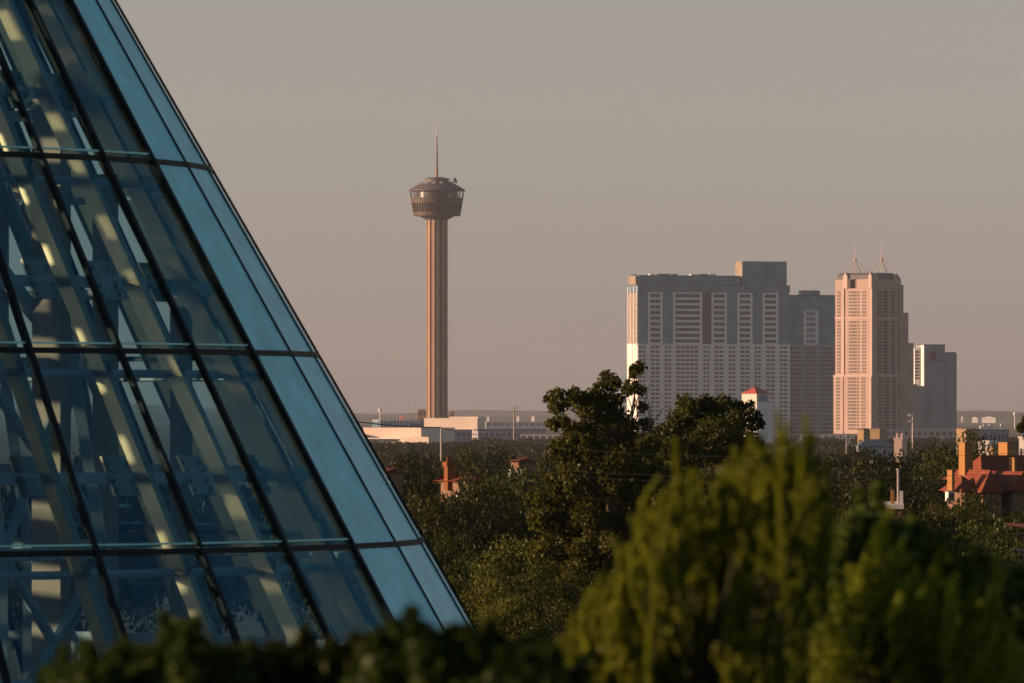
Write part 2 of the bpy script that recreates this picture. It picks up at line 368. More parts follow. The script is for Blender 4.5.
# ------------------------------------------------------------------ conservatory
def build_conservatory():
    CX, CY, R3, DS = -10.31, 80.0, 9.256, 0.1372
    N = 39; DT = 2 * math.pi / N; TE = R(84.83)
    rows = [-2, -1, 0, 1, 2, 3, 4]
    s = lambda j: 1 - DS * (3 - j)
    z = lambda j: EYE - 1.52 + (3 - j) * 2.212
    root = empty('conservatory', (CX, CY, z(4)))
    tag(root, 'tall cone-shaped glasshouse of dark blue glass panes with pale teal opaque strips along its edge', 'conservatory')
    z0 = z(4)
    def P(k, j, off=0.0):        # k: mullion index counted from the edge towards the viewer; local coordinates
        a = TE - k * DT; r = R3 * s(j) - off
        return Vector((r * math.sin(a), -r * math.cos(a), z(j) - z0 - off * 0.5))
    def nrm(k):                  # outward normal of facet between k and k+1
        a = TE - (k + .5) * DT; sl_ = math.atan2(R3 * DS * math.cos(DT / 2), 2.212)
        return Vector((math.sin(a) * math.cos(sl_), -math.cos(a) * math.cos(sl_), math.sin(sl_)))
    def pane_mb(mb, k, j, th=0.03, inset=0.035, lift=0.0):
        a, b, c, d = P(k, j), P(k + 1, j), P(k + 1, j + 1), P(k, j + 1)
        cen = (a + b + c + d) / 4; nn = nrm(k)
        q = [p + (cen - p).normalized() * inset + nn * lift for p in (d, c, b, a)]
        mb.hexa([p - nn * th for p in q] + q)
    rest = MB(); rest_frit = MB()
    for k in range(N):
        kk = k - 1                # k=-1 is the sliver facet just past the silhouette
        opaque = kk in (-2, -1, 0, 1)
        for j in rows[:-1]:
            seen = -1 <= kk <= 6 and j >= -0 and j <= 3
            if seen:
                mb = MB(); pane_mb(mb, kk, j, lift=0.0)
                o = mb.build('opaque_panel' if opaque else 'glass_pane', M['frit'] if opaque else M['pane'], root)
            else:
                pane_mb(rest_frit if opaque else rest, kk, j)
    tag(rest.build('glass_pane', M['pane'], root), kind='stuff')
    tag(rest_frit.build('opaque_panel', M['frit'], root), kind='stuff')
    # mullions (sloping bars) and transoms (level bars)
    restm = MB()
    for k in range(N):
        kk = k - 1
        a = TE - kk * DT; rad = Vector((math.sin(a), -math.cos(a), 0)); tan = Vector((math.cos(a), math.sin(a), 0))
        thin = kk in (0, 1)
        wid = 0.035 if thin else (0.03 if kk == -1 else 0.058)
        mb = MB() if -1 <= kk <= 8 else restm
        p0, p1 = P(kk, 4), P(kk, -2)
        off = nrm(kk) * (0.0 if thin else 0.02)
        mb.beam(p0 + off, p1 + off, tan, wid, 0.035 if thin else (0.03 if kk == -1 else 0.065))
        if mb is not restm: mb.build('mullion', M['frame_dark'], root)
    tag(restm.build('mullion', M['frame_dark'], root), kind='stuff')
    for j in rows:
        mb = MB()
        for k in range(N):
            a, b = P(k - 1, j), P(k, j)
            mb.beam(a, b, (0, 0, 1), 0.065, 0.045)
        mb.build('transom', M['frame_dark'], root)
        # slim pale drip ledge under each level joint
        if 0 < j < 4:
            lb = MB()
            for k in range(3, N - 3):
                a, b = P(k - 1, j), P(k, j); up = Vector((0, 0, 0.085))
                sh = 1 - 0.085 / 2.212 * DS / s(j)
                a = Vector((a.x * sh, a.y * sh, a.z)) + up; b = Vector((b.x * sh, b.y * sh, b.z)) + up
                lb.beam(a, b, (0, 0, 1), 0.022, 0.06)
            lb.build('ledge', M['frit'], root)
    # inner ribs: tapered steel fins behind every second mullion, with lighter flanges
    restr = MB()
    for k in range(N):
        kk = k - 1
        if kk in (0,): continue
        a = TE - kk * DT; tan = Vector((math.cos(a), math.sin(a), 0))
        mb = MB() if 1 <= kk <= 10 else restr
        dep = 0.20
        p0, p1 = P(kk, 4, 0.32), P(kk, -2, 0.26)
        mb.beam(p0, p1, tan, 0.10, dep)
        if mb is not restr: mb.build('rib', M['rib_steel'], root)
    tag(restr.build('rib', M['rib_steel'], root), kind='stuff')
    # ring beams on the rib line, and half-height struts
    for j in (-1, 0.5, 1.5, 2.5, 3.5):
        mb = MB()
        for k in range(N):
            mb.beam(P(k - 1, j, 0.62), P(k, j, 0.62), (0, 0, 1), 0.13, 0.10)
        mb.build('ring_beam', M['inner_steel'], root)
    # slender ring rods tying the ribs together
    for j in [1.0, 2.0, 3.0]:
        mb = MB()
        for k in range(N):
            mb.tube(P(k - 1, j, 0.50), P(k, j, 0.50), 0.03 if j % 1 else .05, n=5)
        mb.build('ring_rod', M['inner_steel'], root)
    # unseen slotted blockers added inside the sunny side to break the sun into patches
    rs = random.Random(17); blk = MB()
    for k in range(N):
        a_ = TE - (k + .5) * DT
        if math.sin(a_) > -0.25: continue
        for j in rows[:-1]:
            pa, pb, pc, pd = P(k, j, .12), P(k + 1, j, .12), P(k + 1, j + 1, .12), P(k, j + 1, .12)
            def strip(q0, q1):
                if q1 - q0 < .02: return
                e = [pa.lerp(pd, q1), pb.lerp(pc, q1), pb.lerp(pc, q0), pa.lerp(pd, q0)]; nn = nrm(k) * .006
                blk.hexa([p - nn for p in e] + [p + nn for p in e])
            q0 = 0.0
            while q0 < 1:
                q1 = q0 + rs.uniform(.07, .24); strip(q0, min(q1, 1)); q0 = q1 + rs.uniform(.06, .14)
    tag(blk.build('sun_blocker', M['blocker'], root), kind='stuff')
    # gusset plates with bolts on the visible ribs
    for kk in range(2, 7):
        for j in (0.5, 1.5, 2.5):
            mb = MB(); a = TE - kk * DT; tan = Vector((math.cos(a), math.sin(a), 0)); rad = Vector((math.sin(a), -math.cos(a), 0))
            c = P(kk, j, 0.58)
            mb.beam(c - Vector((0, 0, .22)) + rad * .1, c + Vector((0, 0, .22)) - rad * .13, tan, 0.42, 0.03)
            for bx in (-.15, .15):
                for bz in (-.15, -.05, .05, .15):
                    q = c + tan * bx + Vector((0, 0, bz)) - rad * bz * .5
                    mb.tube(q - rad * .03, q + rad * .045, .018, n=6)
            mb.build('gusset_plate', M['rib_steel'], root)
    # inner braced frame: posts, ties and crossed braces standing on an inner ring
    RI = 5.6; NP = 14
    def Q(i, zz): 
        a = TE - R(6) - i * 2 * math.pi / NP; r = RI if zz < 3.4 else RI - (zz - 3.4) * 0.42
        return Vector((r * math.sin(a), -r * math.cos(a), zz))
    levels = [0.05, 2.1, 4.3, 6.5, 8.7]
    for i in range(NP):
        mb = MB()
        for q in range(len(levels) - 1):
            mb.beam(Q(i, levels[q]), Q(i, levels[q + 1]), (1, 0, 0), 0.13, 0.13)
        mb.build('post', M['inner_steel'], root)
        for q in range(len(levels) - 1):
            MB().beam(Q(i, levels[q + 1]), Q(i + 1, levels[q + 1]), (0, 0, 1), 0.15, 0.10).build('tie_beam', M['inner_steel'], root)
        if i % 2 == 0 or i in (1, 3):
            for q in range(0, 3):
                MB().tube(Q(i, levels[q]), Q(i + 1, levels[q + 1]), 0.065, n=8).build('cross_brace', M['inner_steel'], root)
                MB().tube(Q(i + 1, levels[q]), Q(i, levels[q + 1]), 0.065, n=8).build('cross_brace', M['inner_steel'], root)
    # concrete stair core in the middle
    mb = MB().box(-1.3, 0.6, -1.4, 1.4, 0, 9.6); mb.build('stair_core', M['core_wall'], root)
    for x, y, w_, h0, h1 in ((4.92, -1.6, 0.46, 0, 7.7), (5.42, 0.6, 0.26, 0, 6.6), (6.35, 0.2, .2, 0, 5.0), (4.0, -2.6, .3, 0, 8.0)):
        a = R(-40); u = Vector((math.cos(a), math.sin(a), 0)) * w_ / 2; v = Vector((-math.sin(a), math.cos(a), 0)) * .09; c = Vector((x, y, 0))
        q = [c - u - v, c + u - v, c + u + v, c - u + v]
        MB().hexa([p + Vector((0, 0, h0)) for p in q] + [p + Vector((0, 0, h1)) for p in q]).build('concrete_pier', M['core_wall'], root)
    # base kerb, truncated top
    mb = MB(); prof = [(R3 * s(4) + .25, -1.2), (R3 * s(4) + .25, -.06), (R3 * s(4) - .3, -.06), (R3 * s(4) - .3, -1.2)]
    mb.lathe(prof[:2], N, ph=TE - R(90)); mb.build('base_wall', M['grey_wall'], root)
    mb = MB(); mb.lathe([(R3 * s(-2) + .08, z(-2) - z0 + .06), (R3 * s(-2) + .08, z(-2) - z0 + .3), (R3 * s(-2) - .4, z(-2) - z0 + .45)], N, ph=TE - R(90)); mb.build('top_ring', M['frame_dark'], root)
    return root
build_conservatory()

# ------------------------------------------------------------------ windows: the 100 largest in view as parts, the others as one
def windows(parent, boxes, mat, limit=100):
    boxes = sorted(boxes, key=lambda b: -b[-1])
    for b in boxes[:limit]:
        MB().box(*b[:6]).build('window', mat, parent)
    if len(boxes) > limit:
        mb = MB()
        for b in boxes[limit:]: mb.box(*b[:6])
        tag(mb.build('window', mat, parent), kind='stuff')

# ------------------------------------------------------------------ observation tower
def build_tower():
    D = 5100.0; k = D / F
    root = empty('observation_tower', ((437 - 512) * k, D, 0))
    tag(root, 'slender ribbed concrete tower with a round observation pod and thin mast', 'tower')
    Z = lambda y: zat(y, D)
    ztop = Z(215.5)
    # shaft: core plus twelve piers
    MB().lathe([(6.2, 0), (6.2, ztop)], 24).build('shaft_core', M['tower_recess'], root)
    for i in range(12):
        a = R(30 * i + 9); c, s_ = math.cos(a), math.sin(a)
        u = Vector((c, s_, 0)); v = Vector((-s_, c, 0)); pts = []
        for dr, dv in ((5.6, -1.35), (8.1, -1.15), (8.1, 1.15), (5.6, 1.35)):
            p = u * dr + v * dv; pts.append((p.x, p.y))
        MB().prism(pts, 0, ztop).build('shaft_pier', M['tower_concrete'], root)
    MB().lathe([(8.6, ztop - 3.2), (13, ztop - .8), (13, ztop + .02)], 32).build('pod_collar', M['pod_roof'], root)
    # pod wall levels (it widens upwards)
    r_at = lambda y: np.interp(y, [190.5, 216], [21.0, 17.6])
    def band(y0, y1, name, mat, dr=0.0, n=48):
        MB().lathe([(r_at(y0) + dr - 1.2, Z(y0)), (r_at(y0) + dr, Z(y0) + .01), (r_at(y1) + dr, Z(y1) - .01), (r_at(y1) + dr - 1.2, Z(y1))], n).build(name, mat, root)
    band(216, 212, 'pod_floor_band', M['pod_brown'], 0.1)
    band(212, 203.3, 'pod_window_band', M['dark_window'], -0.5)
    band(203.3, 198, 'pod_parapet', M['pod_brown'], 0.1)
    MB().lathe([(16.5, Z(198)), (16.5, Z(191))], 40).build('pod_inner_wall', M['dark_window'], root)
    band(191, 189.8, 'pod_roof_edge', M['pod_roof'], 0.5)
    for i in range(48):
        a = R(7.5 * i); u = Vector((math.cos(a), math.sin(a), 0)); t_ = Vector((-u.y, u.x, 0))
        p = lambda y, dr: u * (r_at(y) + dr) + Vector((0, 0, Z(y)))
        MB().beam(p(212.5, -.2), p(203, -.2), t_, 0.75, 0.7).build('pod_fin', M['pod_brown'], root)
        if i % 2 == 0:
            MB().beam(p(198.5, -.3), p(190.5, -.3), t_, 0.4, 0.5).build('pod_post', M['pod_roof'], root)
    MB().lathe([(21.6, Z(190.2)), (21.2, Z(189.6)), (17.0, Z(186.3)), (13.2, Z(183.6)), (12.8, Z(183.6))], 48).build('pod_roof', M['pod_roof'], root)
    MB().lathe([(12.2, Z(184)), (12.2, Z(182.3)), (9.0, Z(181.9)), (9.0, Z(179)), (9.4, Z(178.6)), (4.0, Z(177.4))], 40).build('roof_drum', M['pod_roof'], root)
    for a in (200, 235, 260, 285):
        u = Vector((math.cos(R(a)), math.sin(R(a)), 0)) * 12.6
        MB().box(u.x - 1.1, u.x + 1.1, u.y - .8, u.y + .8, Z(184), Z(182.3)).build('roof_unit', M['white_trim'], root)
    for dx, dy, y1 in ((-6.5, -3, 175.6), (4.2, -5, 175.9), (11.5, -2, 180), (12.8, 2, 179), (-10, 3, 180.5), (9.5, 4, 178.5)):
        MB().tube((dx, dy, Z(183.5)), (dx, dy, Z(y1)), 0.22, n=6).build('small_aerial', M['dark_metal'], root)
    q = MB(); q.lathe([(0.3, 0), (1.9, .5), (2.3, 1.1)], 14); 
    dsh = q.build('dish', M['pod_roof'], root); dsh.location = (13.2, -1.5, Z(181)); dsh.rotation_euler = (R(70), 0, R(60))
    MB().tube((0, 0, Z(178)), (0, 0, Z(167.5)), 0.95, 0.85, 10).build('mast_base', M['mast_red'], root)
    MB().tube((0, 0, Z(167.5)), (0, 0, Z(150)), 0.75, 0.6, 10).build('mast_middle', M['dark_metal'], root)
    MB().tube((0, 0, Z(150)), (0, 0, Z(136)), 0.5, 0.42, 8).build('mast_upper', M['mast_red'], root)
    MB().tube((0, 0, Z(136)), (0, 0, Z(120)), 0.36, 0.2, 8).build('mast_tip', M['mast_white'], root)
build_tower()

# ------------------------------------------------------------------ wide hotel slab
def build_slab_hotel():
    D = 5000.0; b = R(20); cb, sb = math.cos(b), math.sin(b)
    X0 = (638 - 512) / F * D
    root = empty('slab_tower', (X0, D, 0), b)
    tag(root, 'wide pale slab tower with blue glass upper storeys and rows of windows', 'building')
    def U(px):
        q = (px - 512) / F; return (q * D - X0) / (cb - q * sb)
    Dm = D + 25
    Z = lambda y: zat(y, Dm)
    xr = U(790); W = 22.0
    # lower white body and piers
    MB().box(0, xr, 0.6, W, 0, Z(344)).build('lower_wall', M['white_wall'], root)
    MB().box(0.25, xr - .25, 0.8, W - .25, Z(344) + .02, Z(292.5)).build('upper_glass', M['tower_glass'], root)
    MB().box(-.1, xr + .1, 0.3, W + .1, Z(292.5) + .02, Z(286)).build('glass_crown', M['tower_glass'], root)
    for y in (287.2, 289.4, 291.2, 279, 282.2):
        xa, xb = (.1, xr - .1) if y > 286 else (U(640.5), U(741))
        MB().box(xa, xb, .22 if y > 286 else 2.1, .29 if y > 286 else 2.19, Z(y) - .15, Z(y) + .15).build('glass_spandrel', M['spandrel'], root)
    for i in range(40):
        xa = xr * (i + .5) / 40; MB().box(xa - .12, xa + .12, .16, .28, Z(292.4), Z(286.1)).build('glass_mullion', M['spandrel'], root)
    MB().box(-.3, xr + .3, 0.1, W + .3, Z(286) + .02, Z(285.2)).build('cornice', M['grey_roof'], root)
    MB().box(U(640), U(741), 2.2, W - 2, Z(285.2) + .02, Z(275.6)).build('roof_storey', M['tower_glass'], root)
    MB().box(U(637), U(641), 2.9, W - 4, Z(285.1), Z(276.6)).build('roof_end_wall', M['sunlit_glass'], root)  # left end coloured in its sunlit tone
    MB().box(U(744.5) - .3, U(744.5) - .02, 3.6, W - 4.1, Z(285.2) + .02, Z(261)).build('penthouse_sunlit_end', M['sunlit_glass'], root)  # added panel that paints the penthouse's left side as sunlit
    MB().box(U(744.5), U(788.5), 3.5, W - 4, Z(285.2) + .02, Z(261)).build('penthouse', M['tower_glass'], root)
    for x0, x1, y in ((652, 655, 274.4), (672, 675, 274.8), (697, 702, 274.6), (712, 718, 273.8), (693, 696, 274.2)):
        MB().box(U(x0), U(x1), 4, 8, Z(275.6) + .02, Z(y)).build('roof_unit', M['white_trim'], root)
    for x0, x1, y0 in ((636.6, 639, 275.6), (660, 680, 275), (702, 712, 274.9)):
        MB().box(U(x0) + .2, U(x1), 5, 15, Z(275.6) + .01, Z(y0) + .6).build('roof_plant', M['grey_roof'], root)
    X = lambda v: 610 + v / 3.796
    frames = [(145, 200), (240, 350), (386, 444), (484, 541), (580, 639)]
    wins = []
    for a, c in frames:
        x0, x1 = U(X(a)), U(X(c))
        mb = MB(); pw = 1.7
        mb.box(x0, x0 + pw, 0.0, 0.78, Z(344), Z(292.7)); mb.box(x1 - pw, x1, 0.0, 0.78, Z(344), Z(292.7))
        for r in range(10):
            zc = Z(294.2 + r * 5.63)
            mb.box(x0 + pw, x1 - pw, 0.12, 0.75, zc - .1, zc + 1.55) if r else mb.box(x0 + pw, x1 - pw, 0.12, 0.75, zc, Z(292.7))
        mb.build('window_frame_bay', M['white_trim'], root)
        for r in range(9):
            za = Z(294.2 + r * 5.63 + 5.2); zb = Z(294.2 + r * 5.63 + 0.35)
            nw = max(2, round((x1 - x0 - 2 * pw) / 4.2)); sx0, sw = x0 + pw, (x1 - x0 - 2 * pw) / nw
            for q in range(nw):
                wins.append((sx0 + q * sw + .5, sx0 + (q + 1) * sw - .5, 0.55, 0.79, za, zb, sw * 3))
    MB().box(U(X(351)), U(X(385)), 0.4, 0.79, Z(344), Z(292.6)).build('purple_glass_bay', M['purple_glass'], root)
    for a, c in ((100, 144), (206, 240), (445, 483), (543, 579), (641, 682)):
        for r in range(9):
            zc = Z(294.2 + (r + 1) * 5.63); MB().box(U(X(a)) + .3, U(X(c)) - .3, 0.7, 0.79, zc - .2, zc + .35).build('glass_spandrel', M['spandrel'], root)
    piers = [100, 146, 198, 242, 345, 388, 441, 486, 540, 583, 636, 683]
    for p in piers:
        xc = U(X(p)); xa, xb = max(xc - 1.35, 0.02), min(xc + 1.35, xr - .02)
        MB().box(xa, xb, 0.05, 0.58, 0.05, Z(344) - .05).build('pier', M['white_trim'], root)
    for i in range(len(piers) - 1):
        xa, xb = U(X(piers[i])) + 1.8, U(X(piers[i + 1])) - 1.8
        nb = max(2, round((xb - xa) / 4.0)) 
        for r in range(23):
            zb = Z(346.5 + r * 4.22); za = zb - 1.55
            sw = (xb - xa) / nb
            for q in range(nb):
                wins.append((xa + q * sw + .42, xa + (q + 1) * sw - .42, 0.45, 0.595, za, zb, sw * 1.5 if r < 14 else 0.1))
    windows(root, wins, M['dark_window'])
    # left end wall: two white strips below, glass in a painted sunlit tan above
    mb = MB(); mb.box(-.35, -.02, 1.0, 9.5, 0, Z(344)); mb.box(-.35, -.02, 11.5, W, 0, Z(344)); mb.build('end_wall', M['white_trim'], root)
    MB().box(-.06, 0.22, 1.2, W - .5, Z(344) + .05, Z(293)).build('end_glass', M['sunlit_glass'], root)
    for yy in (1.2, 8, 15, W - 1.6):
        MB().box(-.3, -.07, yy, yy + 1.0, Z(344) + .05, Z(287)).build('end_mullion', M['white_wall'], root)
    for yy in (3.2, 10, 17):
        for r in range(9):
            zc = Z(297 + r * 5.63); MB().box(-.2, -.07, yy, yy + 2.2, zc - 1.2, zc + 1.0).build('end_window', M['grey_wall'], root)
    # stepped back right wing
    sbk = 9.0; x1 = U(842)
    MB().box(xr + .02, x1, sbk + .5, sbk + 20, 0, Z(344)).build('wing_lower_wall', M['grey_wall'], root)
    MB().box(xr + .02, x1 - .2, sbk + .7, sbk + 19, Z(344) + .02, Z(295.5)).build('wing_glass', M['tower_glass'], root)
    MB().box(xr + .02, x1 + .1, sbk + .4, sbk + 20, Z(295.5) + .02, Z(294.2)).build('wing_cornice', M['grey_roof'], root)
    MB().box(U(808), U(826.5), sbk + 4, sbk + 14, Z(294.2) + .02, Z(289.5)).build('wing_penthouse', M['tower_glass'], root)
    mb = MB(); xa, xb = U(808), U(823)
    mb.box(xa, xa + 2.4, sbk, sbk + .68, Z(344), Z(310)); mb.box(xb - 2.4, xb, sbk, sbk + .68, Z(344), Z(310))
    for r in range(7):
        zc = Z(311 + r * 5.63); mb.box(xa + 2.4, xb - 2.4, sbk + .1, sbk + .66, zc, zc + 1.6)
    mb.build('wing_window_bay', M['white_wall'], root)
    wmb = MB()
    for a, c in ((791.5, 806), (809, 821.5), (825, 840)):
        for r in range(23):
            zb = Z(347 + r * 4.22); wmb.box(U(a), U(c), sbk + .42, sbk + .495, zb - 1.5, zb)
    tag(wmb.build('wing_window', M['dark_window'], root), kind='stuff')
build_slab_hotel()

# ------------------------------------------------------------------ stone tower with two roof masts
def build_stone_tower():
    D = 4700.0; c = R(43); k = D / F
    X0 = (872 - 512) * k
    root = empty('stone_tower', (X0, D, 0), R(90) - c)
    tag(root, 'pink stone high-rise with dark vaulted crown and two thin roof masts', 'building')
    # local x = right face direction, y = left face direction, both away from the viewer
    Z = lambda y: zat(y, D + 15)
    cs, sn = math.cos(c), math.sin(c)
    V = lambda px: ((px - 512) / F * D - X0) / (sn - (px - 512) / F * cs)          # along right face
    Uu = lambda px: ((px - 512) / F * D - X0) / (-cs - (px - 512) / F * sn)        # along left face
    a, b = V(901), Uu(835.2)
    zt = Z(279.5)
    Xc = lambda v: 830 + v / 6.2
    o0, o1 = Uu(Xc(165)), Uu(Xc(120))
    zo = Z(288.5)
    MB().box(0, a, 0, b, Z(376), zo).build('shaft', M['pink_stone'], root)
    MB().box(3.2, a, 0, b, zo + .02, zt).build('shaft_top', M['pink_stone'], root)
    MB().box(0, 3.18, 0, o0, zo + .02, zt).build('shaft_top', M['pink_stone'], root)
    MB().box(0, 3.18, o1, b, zo + .02, zt).build('shaft_top', M['pink_stone'], root)
    MB().box(-1.0, a + .8, -.9, b + .8, 0, Z(376) - .02).build('lower_shaft', M['pink_stone'], root)
    MB().box(-1.3, a + 1.0, -1.2, b + 1.0, Z(376.6), Z(375.0)).build('belt_course', M['pink_light'], root)
    MB().box(-.3, a + .3, -.3, b + .3, Z(318.5), Z(317)).build('belt_course', M['pink_light'], root)
    MB().box(a + .02, V(906.8), 3, b - 2, 0, Z(284.5)).build('side_shaft', M['pink_stone'], root)
    MB().box(V(906.8) + .02, V(913.3), 4.5, b - 3, 0, Z(312.2)).build('side_step', M['pink_stone'], root)
    MB().box(V(913.3) + .02, V(920.3), 6, b - 4, 0, Z(342.6)).build('side_step', M['pink_stone'], root)
    MB().box(V(905), V(919), 1.5, 4.4, 0, Z(384)).build('side_step', M['pink_stone'], root)
    # crown: vaulted metal roof with chamfered ends, gabled corner turrets
    mb = MB(); i = 2.6
    p0 = [(0.2, 0.2), (a - .2, 0.2), (a - .2, b - .2), (0.2, b - .2)]; p1 = [(i, i), (a - i, i), (a - i, b - i), (i, b - i)]
    z0, zm, z1 = zt + .02, Z(275), Z(273)
    q0 = [(x, y, z0) for x, y in p0]; qm = [(x * .35 + u * .65 if False else (x + (u - x) * .45), y + (v - y) * .45, zm) for (x, y), (u, v) in zip(p0, p1)]; q1 = [(x, y, z1) for x, y in p1]
    mb.hexa(q0 + qm); mb.hexa([(x, y, z + .02) for x, y, z in qm] + q1); mb.build('crown_roof', M['grey_roof'], root)
    def turret(face, u0, u1, y0, y1):
        mb = MB(); za, zb = Z(y0), Z(y1); um = (u0 + u1) / 2
        if face == 'L':
            mb.box(-.9, 2.5, u0, u1, za, zb)
            mb.hexa([(-.9, u0, zb + .01), (2.5, u0, zb + .01), (2.5, u1, zb + .01), (-.9, u1, zb + .01), (-.9, um - .1, zb + 2.6), (2.5, um - .1, zb + 2.6), (2.5, um + .1, zb + 2.6), (-.9, um + .1, zb + 2.6)])
        else:
            mb.box(u0, u1, -.9, 2.5, za, zb)
            mb.hexa([(u0, -.9, zb + .01), (u1, -.9, zb + .01), (u1, 2.5, zb + .01), (u0, 2.5, zb + .01), (um - .1, -.9, zb + 2.6), (um + .1, -.9, zb + 2.6), (um + .1, 2.5, zb + 2.6), (um - .1, 2.5, zb + 2.6)])
        mb.build('gabled_turret', M['pink_light'], root)
    X = lambda v: 830 + v / 6.2
    for xa, xb in ((85, 112), (242, 262)):
        u1, u0 = Uu(X(xa)), Uu(X(xb)); turret('L', u0, u1, 288.5, 276.5)
    turret('R', V(X(275)), V(X(292)), 283, 277); turret('R', V(X(395)), V(X(412)), 283, 277)
    # dark panel backing the crown recess on the sunny face; shade put into its colour
    MB().box(3.05, 3.19, o0 + .1, o1 - .1, zo + .05, zt - .1).build('crown_recess_shade', M['stone_window'], root)
    # pilasters on both faces
    for xa, w_ in ((76, 2.2), (250, 2.2)):
        u = Uu(X(xa + 14)); MB().box(-.7, -.01, u, u + w_, Z(375), Z(289)).build('pilaster', M['pink_light'], root)
        MB().box(-1.5, -1.01, u, u + w_, 0.1, Z(377)).build('pilaster', M['pink_stone'] if xa == 76 else M['pink_light'], root)
    wins = []
    rows_ = [291.5 + r * 3.32 for r in range(42)]
    for y in rows_:
        low = y > 375; o = -1.06 if low else -.06
        if 374 < y < 377.5 or 316 < y < 319: continue
        for xv, wd in ((50, 1.5), (62, 1.5), (122, 1.7), (136, 1.7), (150, 2.6), (162, 1.7), (178, 1.7), (206, 1.5), (219, 1.5)):
            u = Uu(X(xv)); wins.append((o, o + .05, u - wd / 2, u + wd / 2, Z(y) - 1.35, Z(y) + .15, wd * (1 if y < 428 else .1)))
        for xv, wd in ((300, 2.0), (313, 2.0), (337, 3.0), (352, 3.0), (384, 2.0), (397, 2.0), (425, 1.8)):
            u = V(X(xv)); o2 = -.96 if low else -.06
            wins.append((u - wd / 2, u + wd / 2, o2, o2 + .05, Z(y) - 1.45, Z(y) + .25, wd * (.9 if y < 428 else .1)))
    windows(root, wins, M['stone_window'])
    # tracery panel and porthole under the crown
    ring = MB(); u = V(X(346))
    for i_ in range(16):
        a0, a1 = 2 * math.pi * i_ / 16, 2 * math.pi * (i_ + 1) / 16
        ring.tube((u + 1.9 * math.cos(a0), -.15, Z(284.5) + 1.9 * math.sin(a0)), (u + 1.9 * math.cos(a1), -.15, Z(284.5) + 1.9 * math.sin(a1)), .28, n=5)
    ring.build('roundel', M['pink_light'], root)
    # two masts on open pyramids
    Rm = Matrix.Rotation(-(R(90) - c), 3, 'Z')
    def loc(px, py, dd):
        p = at(px, py, D + dd) - root.location; return Rm @ p
    for cx_, ya, ytop, wL, wR, dd in ((855.2, 259, 242, 14.8, 14.2, 26), (881.6, 258, 241, 15.2, 14.0, 22)):
        mb = MB(); ap = loc(cx_, ya, dd)
        zb = Z(273.3)
        for px, e in ((cx_ - wL, 14), (cx_ + wR, 14), (cx_ - 4, -9), (cx_ + 6, 9)):
            p = loc(px, 273, dd + (0 if abs(px - cx_) > 10 else e)); p.z = zb; mb.tube(p, ap, .34, n=6)
        mb.tube(loc(cx_, 274, dd), ap, .3, n=6)
        mb.tube(ap, loc(cx_, ytop, dd), .34, .2, n=6)
        mb.tube(ap - Vector((0, 0, .8)), ap + Vector((0, 0, .5)), .8, n=8)
        mb.build('roof_mast', M['mast_white'], root)
build_stone_tower()

# ------------------------------------------------------------------ plain grey hotel to the right, with its sign
def build_grey_hotel():
    D = 4850.0; b = R(16); cb, sb = math.cos(b), math.sin(b); X0 = (924.4 - 512) / F * D
    root = empty('grey_tower', (X0, D, 0), b)
    tag(root, 'plain grey windowless high-rise with a small dark red sign', 'building')
    def U(px):
        q = (px - 512) / F; return (q * D - X0) / (cb - q * sb)
    Z = lambda y: zat(y, D + 4)
    MB().box(0, U(945), 0, 18, 0, Z(345.2)).build('main_wall', M['grey_wall'], root)
    MB().box(U(945) + .02, U(957.4) - 1.2, .8, 17, 0, Z(352)).build('side_wall', M['grey_wall'], root)
    MB().box(U(957.4) - 1.18, U(957.4), 1.6, 16, 0, Z(352.8)).build('corner_strip', M['tower_glass'], root)
    MB().box(-.35, -.02, .2, 6.8, 0, Z(345)).build('end_strip', M['white_trim'], root)
    mb = MB().box(-4.6, -.4, 8, 17, 0, Z(348)); mb.build('balcony_core', M['white_wall'], root)
    for r in range(9):
        y = 351 + r * 3.3; MB().box(-4.6, -1.2, 7.7, 7.98, Z(y) - 1.4, Z(y)).build('balcony_opening', M['dark_window'], root)
    MB().box(-9.5, -.4, -3, 6, 0, Z(386)).build('front_block', M['grey_wall'], root)
    MB().box(-.2, U(945) + .2, -.15, 18.2, Z(345.2) + .01, Z(344.4)).build('coping', M['grey_roof'], root)
    # sign: three slanting red bars and a line of dark lettering
    k = D / F; mb = MB()
    for x, ww in ((930.2, 1.2), (933.0, 1.2)):
        p = U(x); mb.hexa([(p + 1.3, -.25, Z(360)), (p + 3.0, -.25, Z(360)), (p + 3.0, -.04, Z(360)), (p + 1.3, -.04, Z(360)), (p, -.25, Z(352)), (p + 1.7, -.25, Z(352)), (p + 1.7, -.04, Z(352)), (p, -.04, Z(352))])
    p = U(928.8); mb.hexa([(p, -.25, Z(360)), (p + 1.0, -.25, Z(360)), (p + 1.0, -.04, Z(360)), (p, -.04, Z(360)), (p + 1.4, -.25, Z(354)), (p + 2.3, -.25, Z(354)), (p + 2.3, -.04, Z(354)), (p + 1.4, -.04, Z(354))])
    mb.build('sign_emblem', M['logo_red'], root)
    cu = bpy.data.curves.new('txt', 'FONT'); cu.body = 'Marriott'; cu.size = 2.9; cu.extrude = 0.08
    to = bpy.data.objects.new('txt', cu); col.objects.link(to); bpy.context.view_layer.update()
    me = bpy.data.meshes.new_from_object(to.evaluated_get(bpy.context.evaluated_depsgraph_get()))
    bpy.data.objects.remove(to); me.materials.clear(); me.materials.append(M['dark_metal'])
    lt = bpy.data.objects.new('sign_lettering', me); col.objects.link(lt); lt.parent = root
    lt.rotation_euler = (R(90), 0, 0); lt.location = (U(931), -.12, Z(361.5))
build_grey_hotel()

